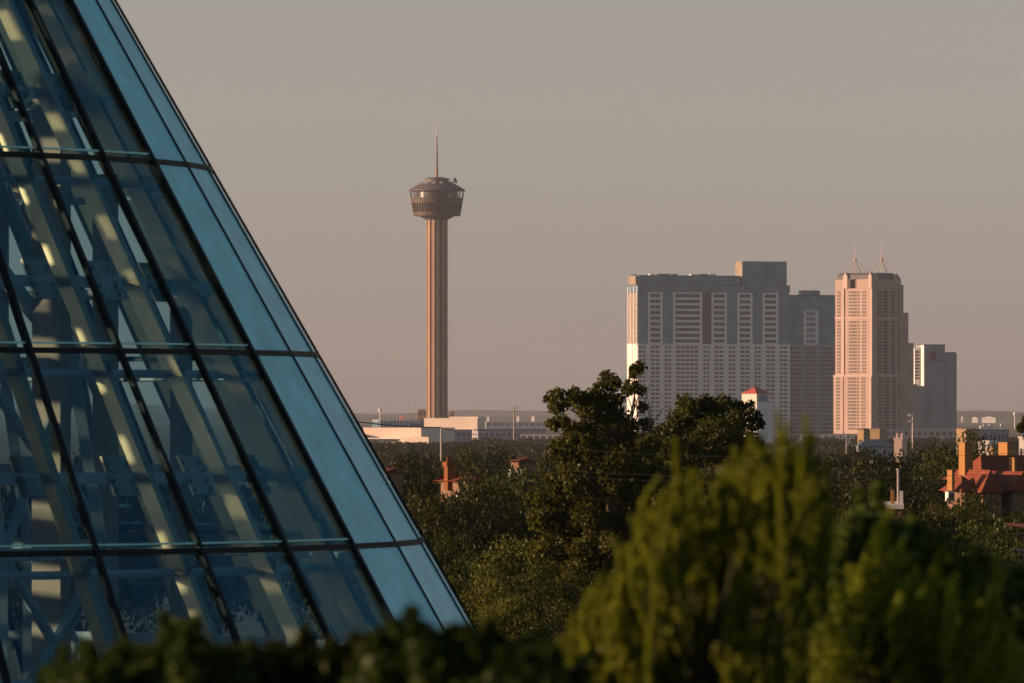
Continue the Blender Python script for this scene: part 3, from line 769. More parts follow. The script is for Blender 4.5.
def simple_block(name, label, cat, px0, px1, ytop, D, depth, mat, yaw=0.0, ybase=None, roof=None, group=None, nwin=0, wrow=1, winmat='dark_window', cap=0.35):
    """a flat-roofed building on the ground: walls, coping, windows"""
    k = D / F; w_ = (px1 - px0) * k / max(math.cos(yaw), .4)
    gz = ground_z(D)
    root = empty(name, ((px0 - 512) * k, D, gz), yaw)
    tag(root, label, cat, group)
    zt = zat(ytop, D) - gz
    MB().box(0, w_, 0, depth, 0, zt).build('wall', M[mat], root)
    MB().box(-.15, w_ + .15, -.15, depth + .15, zt + .01, zt + cap).build('coping', M[roof or mat], root)
    for r in range(wrow):
        for i in range(nwin):
            x = w_ * (i + .5) / nwin; ww = w_ / nwin * .28; hz_ = zt * .16 / wrow
            zc = zt * (1 - (r + .6) / (wrow + .6) * .8)
            MB().box(x - ww, x + ww, -.06, -.01, zc - hz_, zc + hz_).build('window', M[winmat], root)
    return root, w_, zt

# ------------------------------------------------------------------ halls at the tower's foot
def build_halls():
    D = 4600.0
    r, w_, zt = simple_block('exhibition_hall', 'long cream hall with plain walls at the foot of the ribbed tower', 'hall', 424, 477.5, 418.6, D, 14, 'hall_white', R(-22))
    MB().box(w_ * .46, w_ - .2, 2, 12, zt + .37, zt + 1.3).build('upper_parapet', M['hall_white'], r)
    r, w_, zt = simple_block('convention_hall', 'broad sunlit cream hall lower left of the ribbed tower', 'hall', 363.5, 421.5, 428.8, 4450, 50, 'hall_white', R(-26), cap=.8)
    MB().box(-8, w_ * .05, -6, 20, 0, zt * .62).build('side_block', M['hall_white'], r)
    MB().box(w_ * .72, w_ + 9, -7, -.02, 0, zt * .45).build('low_block', M['hall_white'], r)
    MB().box(-.6, w_ * .72, -4.5, -.03, zt * .30, zt * .36).build('ledge', M['white_trim'], r)
    MB().box(w_ * .2, w_ * .6, -.2, -.01, zt * .05, zt * .2).build('loading_bay', M['dark_window'], r)
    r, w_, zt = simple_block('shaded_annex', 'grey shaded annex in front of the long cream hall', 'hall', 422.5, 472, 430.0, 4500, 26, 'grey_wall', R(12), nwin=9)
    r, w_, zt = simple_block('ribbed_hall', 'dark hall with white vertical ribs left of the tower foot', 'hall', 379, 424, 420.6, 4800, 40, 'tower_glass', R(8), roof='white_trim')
    for i in range(13):
        x = w_ * i / 14 + .6; MB().box(x, x + .75, -1.2, -.02, .2, zt - .3).build('rib', M['white_trim'], r)
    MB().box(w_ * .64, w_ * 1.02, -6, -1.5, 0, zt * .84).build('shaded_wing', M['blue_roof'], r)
    simple_block('brick_block', 'small brown brick block just left of the tower shaft', 'building', 418, 425.8, 409.8, 5250, 20, 'house_wall', R(-10), nwin=4, wrow=3)
    simple_block('small_block', 'small dark block just right of the tower shaft foot', 'building', 449.4, 452.4, 411.4, 5250, 3, 'house_wall', R(-20), nwin=2, wrow=2)
    simple_block('long_low_shed', 'long dark blue low shed right of the cream hall', 'shed', 478, 546, 431.0, 4300, 45, 'grey_wall', R(4), roof='blue_roof', nwin=12, cap=1.2)
    simple_block('low_warehouse', 'low grey warehouse half hidden by the tree tops right of the long shed', 'warehouse', 520, 560, 434.0, 3900, 40, 'grey_wall', R(-6), roof='grey_roof', nwin=6)
    simple_block('far_flat_block', 'pale hazy flat block far behind the long dark shed', 'building', 486, 548, 422.0, 7800, 80, 'grey_wall', R(2), nwin=10)
    # podium under the stone tower
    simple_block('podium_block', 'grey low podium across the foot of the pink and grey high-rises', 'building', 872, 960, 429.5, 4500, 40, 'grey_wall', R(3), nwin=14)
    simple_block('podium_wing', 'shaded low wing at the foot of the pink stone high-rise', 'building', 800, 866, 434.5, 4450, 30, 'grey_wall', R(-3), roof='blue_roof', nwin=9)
build_halls()

# ------------------------------------------------------------------ pitched houses and small buildings
def hip_roof(mb, x0, x1, y0, y1, z0, z1, hip=None, axis='x'):
    """solid hipped roof; hip = inset of ridge ends"""
    if axis == 'x':
        ym = (y0 + y1) / 2; hp = (y1 - y0) / 2 if hip is None else hip
        a, b = (x0 + hp, ym, z1), (x1 - hp, ym, z1)
        c = [(x0, y0, z0), (x1, y0, z0), (x1, y1, z0), (x0, y1, z0)]
        n = len(mb.v); mb.v += c + [a, b]
        mb.f += [(n, n + 1, n + 5, n + 4), (n + 1, n + 2, n + 5), (n + 2, n + 3, n + 4, n + 5), (n + 3, n, n + 4), (n + 3, n + 2, n + 1, n)]
    else:
        xm = (x0 + x1) / 2; hp = (x1 - x0) / 2 if hip is None else hip
        a, b = (xm, y0 + hp, z1), (xm, y1 - hp, z1)
        c = [(x0, y0, z0), (x1, y0, z0), (x1, y1, z0), (x0, y1, z0)]
        n = len(mb.v); mb.v += c + [a, b]
        mb.f += [(n, n + 1, n + 4), (n + 1, n + 2, n + 5, n + 4), (n + 2, n + 3, n + 5), (n + 3, n, n + 4, n + 5), (n + 3, n + 2, n + 1, n)]
    return mb

def chimney(root, x0, x1, y0, y1, z0, z1, mat='buff_brick', pots=2):
    c = MB().box(x0, x1, y0, y1, z0, z1).build('chimney', M[mat], root)
    MB().box(x0 - .07, x1 + .07, y0 - .07, y1 + .07, z1 - .22, z1 + .05).build('cap', M[mat], c)
    for i in range(pots):
        x = x0 + (x1 - x0) * (i + 1) / (pots + 1); ym = (y0 + y1) / 2
        MB().tube((x, ym, z1 + .05), (x, ym, z1 + .28), .09, .075, 8).build('pot', M['red_tile'], c)
    return c

def build_tile_house():
    D = 450.0; k = D / F
    yaw = R(24); ca, sa = math.cos(yaw), math.sin(yaw)
    root = empty('tile_roof_house', ((940 - 512) * k, D, ground_z(D)), yaw)
    tag(root, 'large house with orange-red tiled roofs and tall buff brick chimneys', 'house')
    gz = ground_z(D)
    x = lambda px, y=0.0: ((px - 940) * k + y * sa) / ca
    z = lambda py: zat(py, D + 3) - gz
    # walls
    MB().box(x(989, 1.9), x(1085, 1.9), 1.9, 6.0, 0, z(485)).build('wall', M['house_wall'], root)
    MB().box(x(965, -.7), x(982, -.7), -.7, 1.88, 0, z(489.5)).build('wing_wall', M['house_wall'], root)
    MB().box(x(983, -1.3), x(1002, -1.3), -1.3, 1.88, 0, z(491)).build('wing_wall', M['house_wall'], root)
    MB().box(x(1014, -1.6), x(1037, -1.6), -1.6, 1.88, 0, z(489)).build('wing_wall', M['house_wall'], root)
    # roofs: main hip, two cross gables towards the viewer, a low left wing, one behind
    hip_roof(MB(), x(985, 1.3), x(1092, 1.3), 1.3, 6.6, z(485), z(455.5), 1.3).build('roof', M['red_tile'], root)
    hip_roof(MB(), x(980, -1.9), x(1005, -1.9), -1.9, 3.6, z(492), z(469.5), 0.35, 'y').build('roof', M['red_tile'], root)
    hip_roof(MB(), x(1010, -2.3), x(1042, -2.3), -2.3, 3.6, z(490), z(471), 0.3, 'y').build('roof', M['red_tile'], root)
    hip_roof(MB(), x(961, -1.2), x(985, -1.2), -1.2, 2.2, z(490.5), z(475), .9).build('roof', M['red_tile'], root)
    hip_roof(MB(), x(972, 3.4), x(1000, 3.4), 3.4, 7.2, z(480), z(466), 1.0).build('roof', M['red_tile'], root)
    def ch(pm, sx, sy, yt, yb, y0):       # narrow sunny flank on the left, broad shaded face on the right
        x0 = x(pm, y0)
        c = MB().box(x0, x0 + sx, y0, y0 + sy, z(yb), z(yt)).build('chimney', M['buff_brick'], root)
        MB().box(x0 - .025, x0 + sx + .025, y0 - .025, y0 + sy + .025, z(yt) + .005, z(yt) + .1).build('cap', M['buff_brick'], c)
    ch(967.4, .62, .88, 443.5, 484, 1.6)
    ch(951.6, .20, .70, 471, 490, -.7)
    ch(1016, .28, 1.28, 444, 474, 5.2)
    ch(1017.2, .2, .75, 459, 486, .3)
    # white bay window under the left roof
    bx0, bx1 = x(947, -1.0), x(953.5, -1.0)
    bw = MB().box(bx0, bx1, -1.05, -.62, z(500.5), z(491)).build('bay_window', M['white_paint'], root)
    for q0, q1 in ((.12, .45), (.55, .88)):
        MB().box(bx0 + (bx1 - bx0) * q0, bx0 + (bx1 - bx0) * q1, -1.11, -1.06, z(499), z(492.4)).build('pane', M['dark_window'], bw)
    f = MB().box(x(984, -1.2), x(991, -1.2), -1.27, -1.21, z(503), z(495)).build('window', M['white_paint'], root)
    MB().box(x(985, -1.2), x(990, -1.2), -1.32, -1.28, z(502), z(496)).build('pane', M['dark_window'], f)
build_tile_house()

def small_house(name, label, px, ytop, D, wpx, depth, yaw, wall='house_wall', roof='red_tile', ch=None, cat='house', chm='buff_brick'):
    k = D / F; gz = ground_z(D); w_ = wpx * k
    root = empty(name, ((px - 512) * k, D, gz), yaw); tag(root, label, cat)
    zt = zat(ytop, D) - gz; ze = zt - min(depth, w_) * .38
    MB().box(-w_ / 2, w_ / 2, 0, depth, 0, ze).build('wall', M[wall], root)
    hip_roof(MB(), -w_ / 2 - .4, w_ / 2 + .4, -.4, depth + .4, ze + .01, zt).build('roof', M[roof], root)
    for i in (-1, 1):
        f = MB().box(i * w_ * .25 - .5, i * w_ * .25 + .5, -.08, -.01, ze - 1.9, ze - .6).build('window', M['white_paint'], root)
        MB().box(i * w_ * .25 - .4, i * w_ * .25 + .4, -.12, -.085, ze - 1.8, ze - .7).build('pane', M['dark_window'], f)
    if ch:
        cx_, hgt, cw = ch; chimney(root, cx_ - cw / 2, cx_ + cw / 2, 1.0, 1.0 + cw * 1.3, ze - .5, zt + hgt, chm)
    return root
small_house('chimney_house', 'brick house among dark trees with a tall sunlit orange chimney', 470, 472.5, 380, 24, 2.6, R(24), ch=(-.75, .55, .40), chm='old_brick')
small_house('hidden_house', 'small house with a glowing orange roof deep among the trees', 515, 457.5, 480, 10, 1.9, R(-40))
small_house('edge_house', 'little orange roofed house beside the glasshouse edge', 383, 468, 430, 10, 1.6, R(-40))
small_house('right_edge_house', 'red roofed house cut off by the right edge below the tiled house', 1030, 524.5, 290, 26, 6, R(-25))

def build_gable_block():
    D = 3000.0; k = D / F; a = R(38)
    root = empty('red_roof_block', ((756.6 - 512) * k, D, 0), a)
    tag(root, 'cream block with a red pitched roof and an arched window', 'building')
    z = lambda y: zat(y, D)
    L = 7.6; Wd = 13.6 * k / math.cos(a) * 1.0
    Sd = 14.2 * k / math.sin(a)
    MB().box(0, Wd, 0, Sd, 0, z(393.6)).build('wall', M['hall_white'], root)
    MB().box(-.4, Wd + 1.5, -.6, Sd + .6, 0, z(402.5)).build('lower_storey', M['white_wall'], root)
    hip_roof(MB(), -.5, Wd + .5, -.5, Sd + .5, z(393.6) + .01, z(387), Wd * .46).build('roof', M['red_metal'], root)
    aw = MB(); n = len(aw.v); cx_ = Wd * .5; r_ = Wd * .34; zc = z(400)
    pts = [(cx_ - r_, zc - .6)] + [(cx_ - r_ * math.cos(math.pi * i / 12), zc + r_ * 1.0 * math.sin(math.pi * i / 12)) for i in range(13)] + [(cx_ + r_, zc - .6)]
    aw.v += [(x, -.12, zz) for x, zz in pts] + [(x, -.01, zz) for x, zz in pts]; m = len(pts)
    aw.f.append(tuple(range(m))); aw.f.append(tuple(reversed(range(m, 2 * m))))
    for i in range(m): j = (i + 1) % m; aw.f.append((i, j, m + j, m + i))
    aw.build('arched_window', M['tower_glass'], root)
build_gable_block()
simple_block('sunlit_block', 'small sunlit orange block peeping over the dark crown under the slab tower', 'building', 705, 712, 403.5, 2600, 8, 'tan', R(-30), nwin=2)

simple_block('yellow_house', 'little bright yellow house with two dark windows below the stone tower', 'house', 870, 879.5, 430.4, 1500, 6, 'tan', R(-18), nwin=2)
simple_block('ochre_house', 'tiny ochre house left of the bright yellow house', 'house', 857.5, 863.5, 430.0, 1550, 6, 'tan', R(-30), nwin=1, roof='grey_roof')
small_house('blue_roof_house', 'building with a blue metal roof left of the twin-stack house', 876, 439.2, 1450, 34, 4, R(6), 'grey_wall', 'blue_roof', cat='building')
r_, w_, zt_ = simple_block('twin_stack_house', 'pink block with two upright chimney stacks beside the blue roof', 'building', 894, 902, 439.5, 1400, 5, 'pink_light', R(-15))
for xx in (.12, .68):
    MB().box(w_ * xx, w_ * xx + .42, 1.0, 1.5, zt_ + .37, zt_ + 1.35).build('chimney', M['pink_light'], r_)
simple_block('tan_corner_block', 'sunlit tan block above the tallest chimney of the tiled house', 'building', 956.5, 965.5, 430.0, 1900, 8, 'tan', R(-35), nwin=2)
r_, w_, zt_ = simple_block('plant_building', 'shaded grey building with a row of rooftop units at right', 'building', 977, 1009, 430.5, 3000, 20, 'grey_wall', R(5), nwin=8, roof='grey_roof')
for i, (u, hh) in enumerate(((.14, 1.8), (.24, 2.2), (.33, 1.7), (.42, 2.4), (.52, 1.9), (.78, 2.6), (.9, 2.0))):
    MB().box(w_ * u, w_ * u + .9, 3, 5, zt_ + .36, zt_ + .36 + hh).build('rooftop_unit', M['white_wall'], r_)
simple_block('white_roof_shed', 'small shed with a white roof edge below the grey plant building', 'shed', 978, 988.5, 442.3, 1400, 6, 'white_paint', R(-20))
simple_block('white_edge_house', 'pale house with dark windows at the far right edge above the tiled house', 'house', 1019, 1030, 438.5, 1100, 6, 'white_paint', R(-20), nwin=3, wrow=2)
tk = empty('water_tank', *[((993.5 - 512) / F * 1000, 1000, 0)]); tag(tk, 'round tan water tank behind the tiled house ridge', 'tank')
MB().lathe([(.78, 0), (.78, zat(447.5, 1000)), (.2, zat(445.4, 1000))], 20).build('drum', M['tan'], tk, smooth=False)
MB().lathe([(.86, zat(447.7, 1000)), (.86, zat(447.2, 1000))], 20).build('rim', M['grey_roof'], tk)

def build_vent_house():
    D = 262.0; k = D / F; gz = ground_z(D)
    root = empty('flat_roof_house', ((890 - 512) * k, D, gz), 0); tag(root, 'small house with a white flat roof edge and tall metal flue pipe', 'house')
    x = lambda px: (px - 890) * k
    z = lambda py: zat(py, D) - gz
    MB().box(x(880), x(902), .3, 3.4, 0, z(510)).build('wall', M['house_wall'], root)
    MB().hexa([(x(877), -.2, z(508.5)), (x(903.5), -.2, z(509)), (x(906), 3.8, z(505.5)), (x(880), 3.8, z(505.5)), (x(877), -.2, z(505.5)), (x(903.5), -.2, z(504)), (x(906), 3.8, z(502.5)), (x(880), 3.8, z(503))]).build('roof', M['white_paint'], root)
    for px in (878.5, 881, 883.5):
        MB().beam((x(px), -.1, z(508.6)), (x(px + 2.5), .28, z(519)), (1, 0, 0), .04, .04).build('bracket', M['white_paint'], root)
    MB().tube((x(899.2), .6, z(504)), (x(899.2), .6, z(470)), .055, n=10).build('flue_pipe', M['pole_grey'], root)
    MB().tube((x(899.2), .6, z(470)), (x(899.2), .6, z(468.8)), .085, n=10).build('flue_cap', M['pole_grey'], root)
    MB().box(x(901), x(903.8), .5, .75, z(504.4), z(491)).build('vent_box', M['white_paint'], root)
    MB().box(x(892), x(895.4), .6, .78, z(504.8), z(490)).build('brick_stack', M['buff_brick'], root)
build_vent_house()

# ------------------------------------------------------------------ poles, wires, far specks, birds
def pole(px, ytop, D, r_, label, arms=1, cat='utility pole', name='utility_pole', mat='pole_grey', armlen=1.6):
    k = D / F; gz = ground_z(D); root = empty(name, ((px - 512) * k, D, gz)); tag(root, label, cat)
    zt = zat(ytop, D) - gz
    MB().tube((0, 0, 0), (0, 0, zt), r_, r_ * .75, 8).build('post', M[mat], root)
    for i in range(arms):
        zz = zt * (1 - .05 - .07 * i)
        c = MB().box(-armlen, armlen, -.12, -.0 + .02, zz - .1, zz + .1).build('crossarm', M[mat], root)
        for s_ in (-.9, -.45, .45, .9):
            MB().tube((s_ * armlen, -.05, zz + .1), (s_ * armlen, -.05, zz + .32), .06, n=6).build('insulator', M['white_paint'], c)
    return root
pole(441.3, 428.2, 1300, .28, 'stout pale pole standing in front of the shaded annex', 0)
pole(514, 405.5, 3200, .42, 'tall thin pole with crossarms above the long dark shed', 2, armlen=2.6)
pole(846.5, 434.5, 1300, .17, 'slim grey pole at the left foot of the stone tower', 1)
pole(415, 400, 6500, .35, 'faint distant aerial mast left of the tower shaft', 0, 'mast', 'aerial_mast')
lp = empty('light_pole', ((912.6 - 512) / F * 2400, 2400, 0)); tag(lp, 'pale floodlight pole with an arm in front of the grey high-rise', 'light pole')
ztl = zat(414.5, 2400)
MB().tube((0, 0, 0), (0, 0, ztl), .3, .2, 8).build('post', M['mast_white'], lp)
MB().box(-1.9, .2, -.12, .12, ztl - .1, ztl + .14).build('arm', M['mast_white'], lp)
for zz in (0, -2.1):
    MB().box(-1.7, -.6, -.3, .3, ztl - .6 + zz, ztl - .12 + zz).build('lamp_head', M['white_trim'], lp)

def wire(name, label, p0, p1, sag, r_, mat='dark_metal', group=None):
    mb = MB(); pts = []
    for i in range(25):
        q = i / 24; p = Vector(p0).lerp(Vector(p1), q); p.z -= sag * 4 * q * (1 - q); pts.append(p)
    mb.path(pts, r_, r_, 4)
    return tag(mb.build(name, M[mat], None), label, 'cable', group)
wire('power_cable', 'dark cable running from the glasshouse edge to the stout pale pole', at(250, 400, 1250), at(441.3, 427.6, 1300), 1.2, .11)
wire('power_cable', 'thin dark cable crossing the halls right of the stout pole', at(441.3, 428.4, 1300), at(640, 447, 1260), 1.0, .07)
for y0, y1, lb in ((441, 452, 'upper thin grey cable sagging in front of the tall tree'), (463, 471, 'middle thin grey cable sagging in front of the tall tree'), (468, 478, 'lowest thin grey cable sagging in front of the tall tree')):
    wire('overhead_cable', lb, at(470, y0, 176), at(1100, y1 - 4, 172), .35, .0045, 'dark_metal')

def far_block(px, y0, y1, wpx, D, label, mat='white_trim', cat='building'):
    k = D / F
    o = MB(); ww = wpx * k / 2; gz = 0
    o.box(-ww, ww, -ww * .3, ww * .5, 0, zat(y0 + 1.2, D)); o.box(-ww * .5, ww * .4, -ww * .2, ww * .3, zat(y0 + 1.2, D) + .01, zat(y0 + .3, D))
    ob = o.build('distant_building', M[mat]); ob.location = ((px - 512) * k, D, 0); ob.rotation_euler[2] = R(-15)
    tag(ob, label, cat)
far_block(488, 415.8, 0, 2, 14000, 'tiny pale building on the horizon right of the cream hall')
far_block(518, 415.5, 0, 2.5, 14200, 'tiny pale building on the horizon behind the tall thin pole')
far_block(533, 415.6, 0, 3, 14400, 'white speck of a building on the horizon left of the tall tree')
far_block(401, 414.6, 0, 4, 14100, 'tiny reddish building on the horizon left of the brown brick block', 'red_metal')
far_block(975, 416.5, 0, 6, 13600, 'small pale building on the horizon just right of the grey high-rise')
far_block(989, 416.3, 0, 14, 13400, 'long white building on the horizon right of the grey high-rise')
far_block(962, 415.0, 0, 1.6, 14300, 'tiny white dot of a building touching the grey high-rise')
def far_tower(px, ytop, D, label):
    k = D / F; root = empty('water_tower', ((px - 512) * k, D, 0)); tag(root, label, 'water tower')
    zt = zat(ytop, D); r_ = 1.7 * k
    MB().lathe([(.2 * r_, zt - 2.2 * r_), (.8 * r_, zt - 1.7 * r_), (r_, zt - r_), (.8 * r_, zt - .3 * r_), (.2 * r_, zt)], 16).build('tank', M['white_trim'], root, True)
    MB().tube((0, 0, 0), (0, 0, zt - 2 * r_), .35 * r_, .25 * r_, 8).build('stem', M['white_trim'], root)
far_tower(380, 408.2, 8000, 'round white water tower far off above the sunlit cream hall')
far_tower(1014.8, 412.2, 8500, 'white water tower on the horizon at far right')

def bird(px, py, D, rz, label):
    mb = MB()
    mb.lathe([(.01, -.17), (.05, -.08), (.06, .02), (.035, .12), (.04, .16), (.01, .2)], 8)
    o = mb.build('bird', M['dark_metal'], None, True)
    o.location = at(px, py, D); o.rotation_euler = (R(90), 0, rz)
    wg = MB()
    for s_ in (-1, 1):
        wg.hexa([(0.03 * s_, -.005, -.07), (.2 * s_, .075, -.08), (.2 * s_, .08, .03), (.03 * s_, .0, .06), (.03 * s_, .012, -.07), (.2 * s_, .083, -.08), (.2 * s_, .088, .03), (.03 * s_, .016, .06)])
        wg.hexa([(.2 * s_, .075, -.08), (.42 * s_, .04, -.09), (.42 * s_, .04, -.05), (.2 * s_, .08, .03), (.2 * s_, .083, -.08), (.42 * s_, .046, -.09), (.42 * s_, .046, -.05), (.2 * s_, .088, .03)])
    wg.build('wings', M['dark_metal'], o)
    o.scale = (.72, .72, .72)
    tag(o, label, 'bird')
bird(696, 236.5, 900, R(70), 'tiny dark bird flying above the slab tower, the left one')
bird(717, 240.5, 940, R(60), 'tiny dark bird flying above the slab tower, the right one')

# ------------------------------------------------------------------ foliage
rng = np.random.default_rng(11)
def leaf_mesh(name, cen, size, mat, up=0.12, asp=0.62, dirs=None):
    """one small folded leaf face per centre"""
    n = len(cen)
    nr = rng.normal(size=(n, 3)); nr[:, 2] += up * 2; nr /= np.linalg.norm(nr, axis=1)[:, None]
    if dirs is None:
        dr = rng.normal(size=(n, 3))
    else:
        dr = dirs
    dr = dr - nr * np.sum(dr * nr, axis=1)[:, None]; dr /= np.linalg.norm(dr, axis=1)[:, None] + 1e-9
    sd_ = np.cross(nr, dr)
    s = (size * rng.uniform(.65, 1.35, n))[:, None]
    v = np.empty((n, 4, 3))
    v[:, 0] = cen - dr * s * .5; v[:, 1] = cen + sd_ * s * .5 * asp + nr * s * .12
    v[:, 2] = cen + dr * s * .5; v[:, 3] = cen - sd_ * s * .5 * asp + nr * s * .12
    me = bpy.data.meshes.new(name)
    me.vertices.add(n * 4); me.vertices.foreach_set('co', v.reshape(-1).astype(np.float32))
    me.loops.add(n * 4); me.loops.foreach_set('vertex_index', np.arange(n * 4, dtype=np.int32))
    me.polygons.add(n); me.polygons.foreach_set('loop_start', np.arange(0, n * 4, 4, dtype=np.int32))
    me.polygons.foreach_set('loop_total', np.full(n, 4, dtype=np.int32))
    me.update(calc_edges=True); me.materials.append(mat)
    return me

def cluster_points(c, r, n, flat=0.8, shell=0.45):
    d = rng.normal(size=(n, 3)); d /= np.linalg.norm(d, axis=1)[:, None]
    q = rng.uniform(shell ** 3, 1, n) ** (1 / 3)
    q *= np.clip(1 + 0.15 * rng.normal(size=n), .5, 1.18)
    p = d * q[:, None] * r; p[:, 2] *= flat
    return p + np.asarray(c)

def limb(mb, p0, p1, r0, r1, bend, n=5, rr=random):
    p0, p1 = Vector(p0), Vector(p1); L = (p1 - p0).length
    off = Vector((rr.uniform(-1, 1), rr.uniform(-1, 1), rr.uniform(-.3, .6))) * bend * L
    pts = [p0.lerp(p1, i / n) + off * math.sin(math.pi * i / n) + Vector((rr.uniform(-1, 1), rr.uniform(-1, 1), rr.uniform(-1, 1))) * .015 * L for i in range(n + 1)]
    pts[0], pts[-1] = p0, p1
    mb.path(pts, r0, r1, 5)

def make_tree_meshes(seed, a, H, zb, ncl, leaves, lsize, mat, rcl=.24, shape=1.0):
    """broadleaf tree: crown half-width a, total height H, crown base zb; returns trunk and crown meshes"""
    global rng
    rng = np.random.default_rng(seed); rr = random.Random(seed)
    cz, ch = (H + zb) / 2, (H - zb) / 2
    cls = []
    lobes = [(rr.uniform(0, 6.28), rr.uniform(.75, 1.12)) for _ in range(5)]
    for i in range(ncl):
        u = rr.uniform(-.95, 1); ph = i * 2.399963 + rr.uniform(-.4, .4)
        rad = math.sqrt(max(0, 1 - u * u)) if u > -.2 else 0.98
        m = 1 + sum((k_ - .95) * math.exp(-3 * (1 - math.cos(ph - p_))) for p_, k_ in lobes)
        q = rr.uniform(.55, 1.0) ** .6 * m
        rc = a * rcl * rr.uniform(.6, 1.35)
        cls.append((Vector((math.cos(ph) * rad * a * q, math.sin(ph) * rad * a * q, cz + u * ch * min(q, 1.02))), rc))
    pts = []
    tot = sum(r * r for _, r in cls)
    for c, r in cls:
        n = max(12, int(leaves * r * r / tot)); pts.append(cluster_points(c, r, n, .72))
    fill = rng.normal(size=(int(leaves * .10), 3)) * np.array([a * .3, a * .3, ch * .28]) + np.array([0, 0, cz]); pts.append(fill)
    cen = np.concatenate(pts)
    cm = leaf_mesh('crown', cen, lsize, mat)
    mb = MB(); tr = a * .045 + .05
    fork = zb + ch * .25
    limb(mb, (0, 0, 0), (rr.uniform(-.2, .2) * a * .3, rr.uniform(-.2, .2) * a * .3, fork), tr * 1.25, tr * .8, .04, 6, rr)
    top = Vector(mb.v[-1]); top = Vector((top.x, top.y, fork))
    nl = 7; mains = []
    for i in range(nl):
        ph = i * 2.4; e = Vector((math.cos(ph) * a * .5, math.sin(ph) * a * .5, cz + ch * rr.uniform(-.1, .5)))
        limb(mb, top - Vector((0, 0, rr.uniform(0, .35) * ch)), e, tr * .5, tr * .18, .12, 5, rr); mains.append(e)
    for c, r in cls:
        e = min(mains, key=lambda q: (q - c).length)
        limb(mb, e, c, tr * .16, tr * .05, .12, 3, rr)
    tm = mb.build('trunk', M['bark']); me = tm.data; bpy.data.objects.remove(tm)
    return me, cm

PROTO = {
    'oak': make_tree_meshes(3, 4.6, 9.0, 1.6, 58, 17000, .235, M['oak_leaf'], .27),
    'oak2': make_tree_meshes(8, 5.2, 8.4, 1.4, 66, 18000, .235, M['oak_leaf'], .25),
    'elm': make_tree_meshes(21, 4.0, 9.6, 1.5, 52, 15000, .22, M['elm_leaf'], .26),
    'elm2': make_tree_meshes(35, 4.6, 9.0, 1.2, 70, 18000, .205, M['elm_leaf'], .22),
    'dark': make_tree_meshes(44, 4.8, 8.6, 1.2, 54, 16000, .27, M['dark_leaf'], .28),
}
PH = {'oak': (4.6, 9.0), 'oak2': (5.2, 8.4), 'elm': (4.0, 9.6), 'elm2': (4.6, 9.0), 'dark': (4.8, 8.6)}
def tree(kind, px, ytop, D, hw, label, rot=0.0):
    k = D / F; gz = ground_z(D) - .05; a, H = PH[kind]
    root = empty({'oak': 'oak_tree', 'oak2': 'oak_tree', 'elm': 'elm_tree', 'elm2': 'elm_tree', 'dark': 'leafy_tree'}[kind], ((px - 512) * k, D, gz), rot)
    hw = max(hw, (zat(ytop, D) - gz) * .34 / k); sx = hw * k / a; sz = (zat(ytop, D) - gz) / (H * 1.04)
    root.scale = (sx, sx, sz)
    tag(root, label, 'tree', 'trees between the glasshouse and the town')
    for nm, me in zip(('trunk', 'crown'), PROTO[kind]):
        o = bpy.data.objects.new(nm, me); col.objects.link(o); o.parent = root

